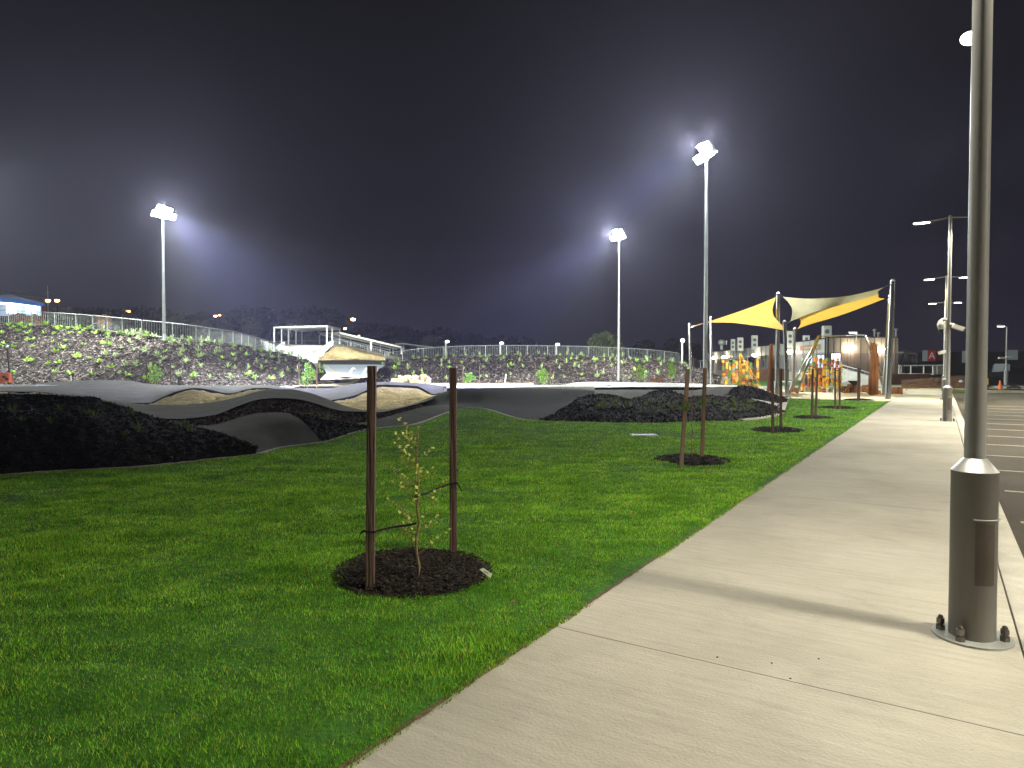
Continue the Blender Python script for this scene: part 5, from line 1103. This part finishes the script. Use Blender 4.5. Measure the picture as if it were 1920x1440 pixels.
for px, py, lb, k in ((1187, 967, 'dry curled brown leaf on the lawn beyond the nearest sapling', 1.0), (962, 1131, 'small dry brown leaf on the lawn below the cream tag', .8), (1311, 964, 'tiny brown leaf near the footpath edge', .6)):
    c = G(px, py, .035); mb = MB(); s = .035*k
    mb.add([c+Vector((-s, 0, 0)), c+Vector((0, -s*.5, .012)), c+Vector((s, .01, .004)), c+Vector((0, s*.6, .018))], [(0, 1, 2, 3)]); tag(mb.build('fallen_leaf', M['deadleaf'], loc=c), lb, 'leaf')
c = G(1207, 818, .0); root = thing('drain_cover', c, 'small flat drain cover in the lawn before the big dark mound', 'drain cover'); MB().box(c+U3*.02, (.6, .42, .03)).build('frame', M['b_grey'], root); MB().box(c+U3*.03, (.54, .36, .02)).build('grate', M['black'], root)
for px, py in ((1345, 1232), (1535, 1235), (1447, 1243), (1482, 1272)):
    c = G(px, py, .004); mb = MB(); mb.box(c, (.009, .005, .004), px); tag(mb.build('bark_crumb', M['chip'], loc=c), 'tiny bark crumb lying on the pale footpath', 'crumb', 'bark crumbs on the footpath')
# orange box and bent pole at the tall bank's foot
root = thing('bent_pole', P(17, 722, 50), 'dark bent-top pole standing at the foot of the tall bank beside the orange box', 'pole'); MB().tube([P(18, 724, 50), P(16.5, 690, 50), P(14, 655, 50), P(9, 646, 50), P(2, 644, 50)], [.09, .06, .05, .05, .05], 8).build('shaft', M['black'], root); mb = MB(); mb.ball(P(13, 650, 49.9), .14, 8); mb.build('joint', M['galv'], root)
root = thing('orange_box', P(9, 718, 49), 'orange plastic container with dark hollows beside the bent pole', 'container'); mb = MB(); mb.box(P(9, 708, 49), (.78, .5, .72), .2, taper=.85); mb.build('body', M['orange'], root)
for px, py in ((7, 706), (12, 710)): mb = MB(); mb.ball(P(px, py, 48.72), .10, 8); mb.build('hollow', M['black'], root)
mb = MB(); r3 = random.Random(8)
for i in range(9): mb.tube([P(9, 699, 49), P(9+r3.uniform(-9, 6), 699-r3.uniform(4, 14), 49)], [.05, .02], 4)
tag(mb.build('hose_bundle', M['bluepaint'], loc=P(9, 699, 49)), 'pale tangled hose ends sticking up from the orange box', 'hose')
# tufts of grass on the dark mounds
tm = [tuft_mesh('grass_tuft', 26, .20, .006, M['tuft'], .6, 60+i) for i in range(3)]
spots = [(25, 775, 12.6), (40, 790, 12.2), (95, 795, 12.0), (110, 770, 12.6), (165, 778, 12.6), (178, 785, 12.4), (245, 775, 13.2), (258, 805, 12.2), (262, 812, 12.0), (235, 818, 11.6), (345, 803, 13.1), (355, 810, 12.9),
         (598, 782, 17.2), (610, 788, 17.0), (585, 778, 17.6)]
r3 = random.Random(77)
for i in range(24): spots.append((r3.uniform(1120, 1190), r3.uniform(752, 768), 0)); 
for i in range(50): spots.append((r3.uniform(1200, 1430), r3.uniform(753, 772), 0))
dg = bpy.context.evaluated_depsgraph_get()
def hit(px, py):
    d = ray(px, py).normalized(); ok, loc, *_ = scn.ray_cast(dg, Vector((0, 0, CH))+d*8, d); return loc if ok else None
for px, py, Y in spots:
    p = hit(px, py)
    if p is None or p.y > 40: continue
    o = bpy.data.objects.new('grass_tuft', rnd.choice(tm)); col.objects.link(o); o.location = p; s = rnd.uniform(.7, 1.3); o.scale = (s, s, s); o.rotation_euler = (0, 0, rnd.uniform(0, 6.28))
    if px < 500: tag(o, 'sparse grass tuft on the nearest black mulch mound', 'grass tuft', 'tufts on the nearest mulch mound')
    elif px < 700: tag(o, 'low grassy tuft in the brown mulch trough', 'grass tuft', 'tufts in the brown trough')
    else: tag(o, 'short grass tuft on the long dark mound beside the lawn', 'grass tuft', 'tufts on the long dark mound')

# ------------------------------------------------------------------ lawn blades (real geometry, one object)
rs = np.random.RandomState(3)
NP = 3600000
px = rs.uniform(-650, 1680, NP); py = rs.uniform(745, 1640, NP)
a = (px-960)/F; b = (720-py)/F; dy = cp+b*sp; dz = -sp+b*cp
t = -CH/dz; X = a*t; Y = dy*t
dens = NP/(2330*895.0)*F*F*CH/np.maximum(Y, .5)**3
cap = 11000*np.clip(5.5/np.maximum(Y, 1), .25, 1)**1.1
keep = rs.uniform(0, 1, NP) < cap/np.maximum(dens, 1e-6)
tlat = X*N.x+Y*N.y
far = np.interp(px, LX, LD); farz = np.array([lawn_far(q).z for q in np.linspace(-650, 1680, 971)])
keep &= (tlat < TL+.03) & (Y > .9)
u_ = X/Y*F+960
farY = np.interp(u_, LX, LD); keep &= Y < farY-.02
for ring, rad in (((775, 1076), .56), ((1297, 865), .58), ((1457, 808), .57), ((1525, 785), .57), ((1570, 766), .64), ((1609, 751), .62)):
    c = G(*ring); ex = .06*np.sin(np.arctan2(Y-c.y, X-c.x)*5); keep &= ((X-c.x)**2+(Y-c.y)**2) > (rad*(1+ex))**2
X, Y, px = X[keep], Y[keep], u_[keep]; farY = farY[keep]
fz = np.interp(px, np.linspace(-650, 1680, 971), farz)
e = np.clip((Y-(farY-5.5))/5.5, 0, 1); e = e*e*(3-2*e); n = len(X); Z = fz*e+.004+np.array([lawn_z(x, y) for x, y in zip(X, Y)])*np.clip(farY-Y, 0, .5)*2
n = len(X); near = np.clip(Y/5, .8, 8)
clump = np.array([noise.noise(Vector((x*.9, y*.9, 7)))+.7*noise.noise(Vector((x*3.1, y*3.1, 2))) for x, y in zip(X, Y)])
h = (.023+.010*rs.uniform(-1, 1, n)+.010*clump)*np.clip(.9+Y/30, 1, 1.7); w = (.0017+.00035*Y)*rs.uniform(.7, 1.3, n)
edge = np.clip((TL+.03-(X*N.x+Y*N.y))/.12, .35, 1); h = np.maximum(h*edge, .012)
az = rs.uniform(0, 2*np.pi, n); ln = rs.uniform(.1, .9, n)*h; la = rs.uniform(0, 2*np.pi, n)
V = np.empty((n, 3, 3), dtype=np.float32)
V[:, 0] = np.stack([X-np.cos(az)*w, Y-np.sin(az)*w, Z-.004], 1); V[:, 1] = np.stack([X+np.cos(az)*w, Y+np.sin(az)*w, Z-.004], 1); V[:, 2] = np.stack([X+np.cos(la)*ln, Y+np.sin(la)*ln, Z+h], 1)
me = bpy.data.meshes.new('grass'); me.vertices.add(n*3); me.loops.add(n*3); me.polygons.add(n)
me.vertices.foreach_set('co', V.reshape(-1)); me.loops.foreach_set('vertex_index', np.arange(n*3, dtype=np.int32)); me.polygons.foreach_set('loop_start', np.arange(0, n*3, 3, dtype=np.int32)); me.polygons.foreach_set('loop_total', np.full(n, 3, dtype=np.int32))
me.update(); me.validate(); me.materials.append(M['grass'])
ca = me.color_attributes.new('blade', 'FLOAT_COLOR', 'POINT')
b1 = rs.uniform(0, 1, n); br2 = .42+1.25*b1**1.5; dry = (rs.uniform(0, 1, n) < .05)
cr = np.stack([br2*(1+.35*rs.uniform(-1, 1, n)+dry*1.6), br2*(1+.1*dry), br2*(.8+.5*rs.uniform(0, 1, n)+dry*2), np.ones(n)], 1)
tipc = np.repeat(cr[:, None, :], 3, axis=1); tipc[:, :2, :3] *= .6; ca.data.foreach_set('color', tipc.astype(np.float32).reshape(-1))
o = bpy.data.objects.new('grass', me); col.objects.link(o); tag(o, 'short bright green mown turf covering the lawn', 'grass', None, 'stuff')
print('blades', n)

# ------------------------------------------------------------------ sky, haze, moon, lights, camera
w = bpy.data.worlds.new('World'); scn.world = w; w.use_nodes = True; nt = w.node_tree; nn = nt.nodes; l = nt.links; bg = nn['Background']
tc = nn.new('ShaderNodeTexCoord'); sx = nn.new('ShaderNodeSeparateXYZ'); l.new(tc.outputs['Generated'], sx.inputs[0])
rp_ = nn.new('ShaderNodeValToRGB'); e_ = rp_.color_ramp.elements; e_[0].position = 0; e_[0].color = (.0135, .0125, .027, 1); e_[1].position = .55; e_[1].color = (.0035, .0030, .0036, 1)
k_ = rp_.color_ramp.elements.new(.18); k_.color = (.0070, .0062, .0115, 1); l.new(sx.outputs['Z'], rp_.inputs[0])
nz = nn.new('ShaderNodeTexNoise'); nz.inputs['Scale'].default_value = 2.2; nz.inputs['Detail'].default_value = 4; l.new(tc.outputs['Generated'], nz.inputs['Vector'])
mr_ = nn.new('ShaderNodeMapRange'); mr_.inputs[3].default_value = .75; mr_.inputs[4].default_value = 1.25; l.new(nz.outputs['Fac'], mr_.inputs[0])
vm = nn.new('ShaderNodeVectorMath'); vm.operation = 'SCALE'; l.new(rp_.outputs[0], vm.inputs[0]); l.new(mr_.outputs[0], vm.inputs['Scale']); l.new(vm.outputs[0], bg.inputs['Color']); bg.inputs['Strength'].default_value = 1.0
hz = bpy.data.materials.new('haze'); hz.use_nodes = True; hn = hz.node_tree.nodes; hn.remove(hn['Principled BSDF'])
vs = hn.new('ShaderNodeVolumeScatter'); vs.inputs['Color'].default_value = (.70, .70, .95, 1); vs.inputs['Density'].default_value = HAZE; vs.inputs['Anisotropy'].default_value = .70; hz.node_tree.links.new(vs.outputs[0], hn['Material Output'].inputs['Volume'])
if HAZE > 0:
    mb = MB(); mb.box((0, 150, 30), (700, 420, 64)); struct(mb.build('haze', hz))
mo = P(1818, 72, 700); mb = MB(); mb.ball(mo, 700/F*13.5, 24, sc=(1.15, 1, .85)); tag(mb.build('moon', emat('moonlight', (1.0, .93, .84), 14), loc=mo, smooth=True), 'bright round moon glowing high beside the nearest lamp pole', 'moon')
def light(kind, loc, power, color, aim=None, size=None, blend=.5, rad=.1, name='scene_light'):
    ld = bpy.data.lights.new(name, kind); ld.energy = power; ld.color = color
    if kind == 'SPOT': ld.spot_size = R(size); ld.spot_blend = blend
    if kind != 'SUN': ld.shadow_soft_size = rad
    o = bpy.data.objects.new(name, ld); col.objects.link(o); o.location = loc
    if aim is not None: o.rotation_euler = (Vector(aim)-Vector(loc)).to_track_quat('-Z', 'Y').to_euler()
    return o
COOL = (.93, 1.0, .93); WARM = (1.0, .93, .74)
for i, (t, ax) in enumerate(TOWERS):
    pw = FLOOD[i]
    light('SPOT', t+ax*.75, pw, COOL, t+ax*10-U3*8.5, 74, .9, .35)
    if i < 3: light('SPOT', t+ax*.75+U3*.2, 42000*2.9, (.24, .26, 1.0), t+ax*14-U3*9.5, 44, 1.0, .3)  # added violet spot that colours the tower's beam in the haze
    light('SPOT', t-ax*.75, pw*.45, COOL, t-ax*10-U3*10, 110, .5, .35)
    if i < 3: light('POINT', t+ax*1.1+U3*.15, 9500 if i < 3 else 2500, (.92, .95, 1.0), rad=.3)
# the tower whose beam enters past the frame's edge
tl_ = Vector((-52, 60, 17)); light('POINT', tl_, 7000, COOL, rad=.3); light('SPOT', tl_, OFFL, COOL, (-20, 56, 0), 95, .5, .5)
tb_ = Vector((-30, -18, 14.5))  # added spots behind the camera to brighten the banks, no lamp built
for q, k in (((-48, 58, 3), .45), ((-26, 58, 2.5), .6), ((-8, 74, 2), 1.7), ((6, 82, 2), 2.1), ((20, 84, 2), 1.9)): light('SPOT', tb_, OFFB*k, COOL, q, 19, .55, .5)
light('SPOT', TOWERS[2][0]+Vector((0, 1.6, .2)), 420000, COOL, (-25, 103, 3), 13, .5, .4); light('SPOT', TOWERS[0][0]+Vector((0, 1.6, .2)), 260000, COOL, (-28, 100, 3), 22, .5, .4)  # extra spots added at two towers to brighten the start hill
light('POINT', (-35, 109, 6.6), 2600, COOL, rad=.3)  # light added beneath the start canopy, no lamp modelled
for c in POLES:
    if c.y > 60: continue
    light('SPOT', c-U3*.06, PATHP, WARM if c.y < 25 else (1.0, .93, .50), c-U3*5, 150, .6, .12)
for q, pw in ((Vector((12.4, -2.6, 6.6)), CARP), (ST(19, 9, 6.6), CARP*1.1), (ST(36, 9, 6.6), CARP*1.0)):
    light('SPOT', q, pw, WARM, q-U3*5, 150, .6, .42)
for c, k in WL: light('POINT', c, WALLP, (1.0, .82, .56), rad=.25)
light('SUN', (0, 0, 50), .012, (.8, .85, 1.0), aim=Vector((0, 0, 50))-(mo-Vector((0, 0, 0))), rad=0)
cam = bpy.data.cameras.new('camera'); co = bpy.data.objects.new('camera', cam); col.objects.link(co); co.location = (0, 0, CH); co.rotation_euler = (R(90)-PT, 0, 0)
cam.sensor_width = 36; cam.lens = 36*F/1920; cam.clip_end = 4000; cam.clip_start = .05; scn.camera = co
scn.render.engine = 'CYCLES'; scn.cycles.use_denoising = True; scn.cycles.max_bounces = 5; scn.cycles.diffuse_bounces = 2; scn.cycles.volume_bounces = 0; scn.cycles.transparent_max_bounces = 6; scn.cycles.sample_clamp_indirect = 3
scn.cycles.use_light_tree = True
scn.view_settings.view_transform = 'Standard'; scn.view_settings.look = 'None'; scn.view_settings.exposure = 0
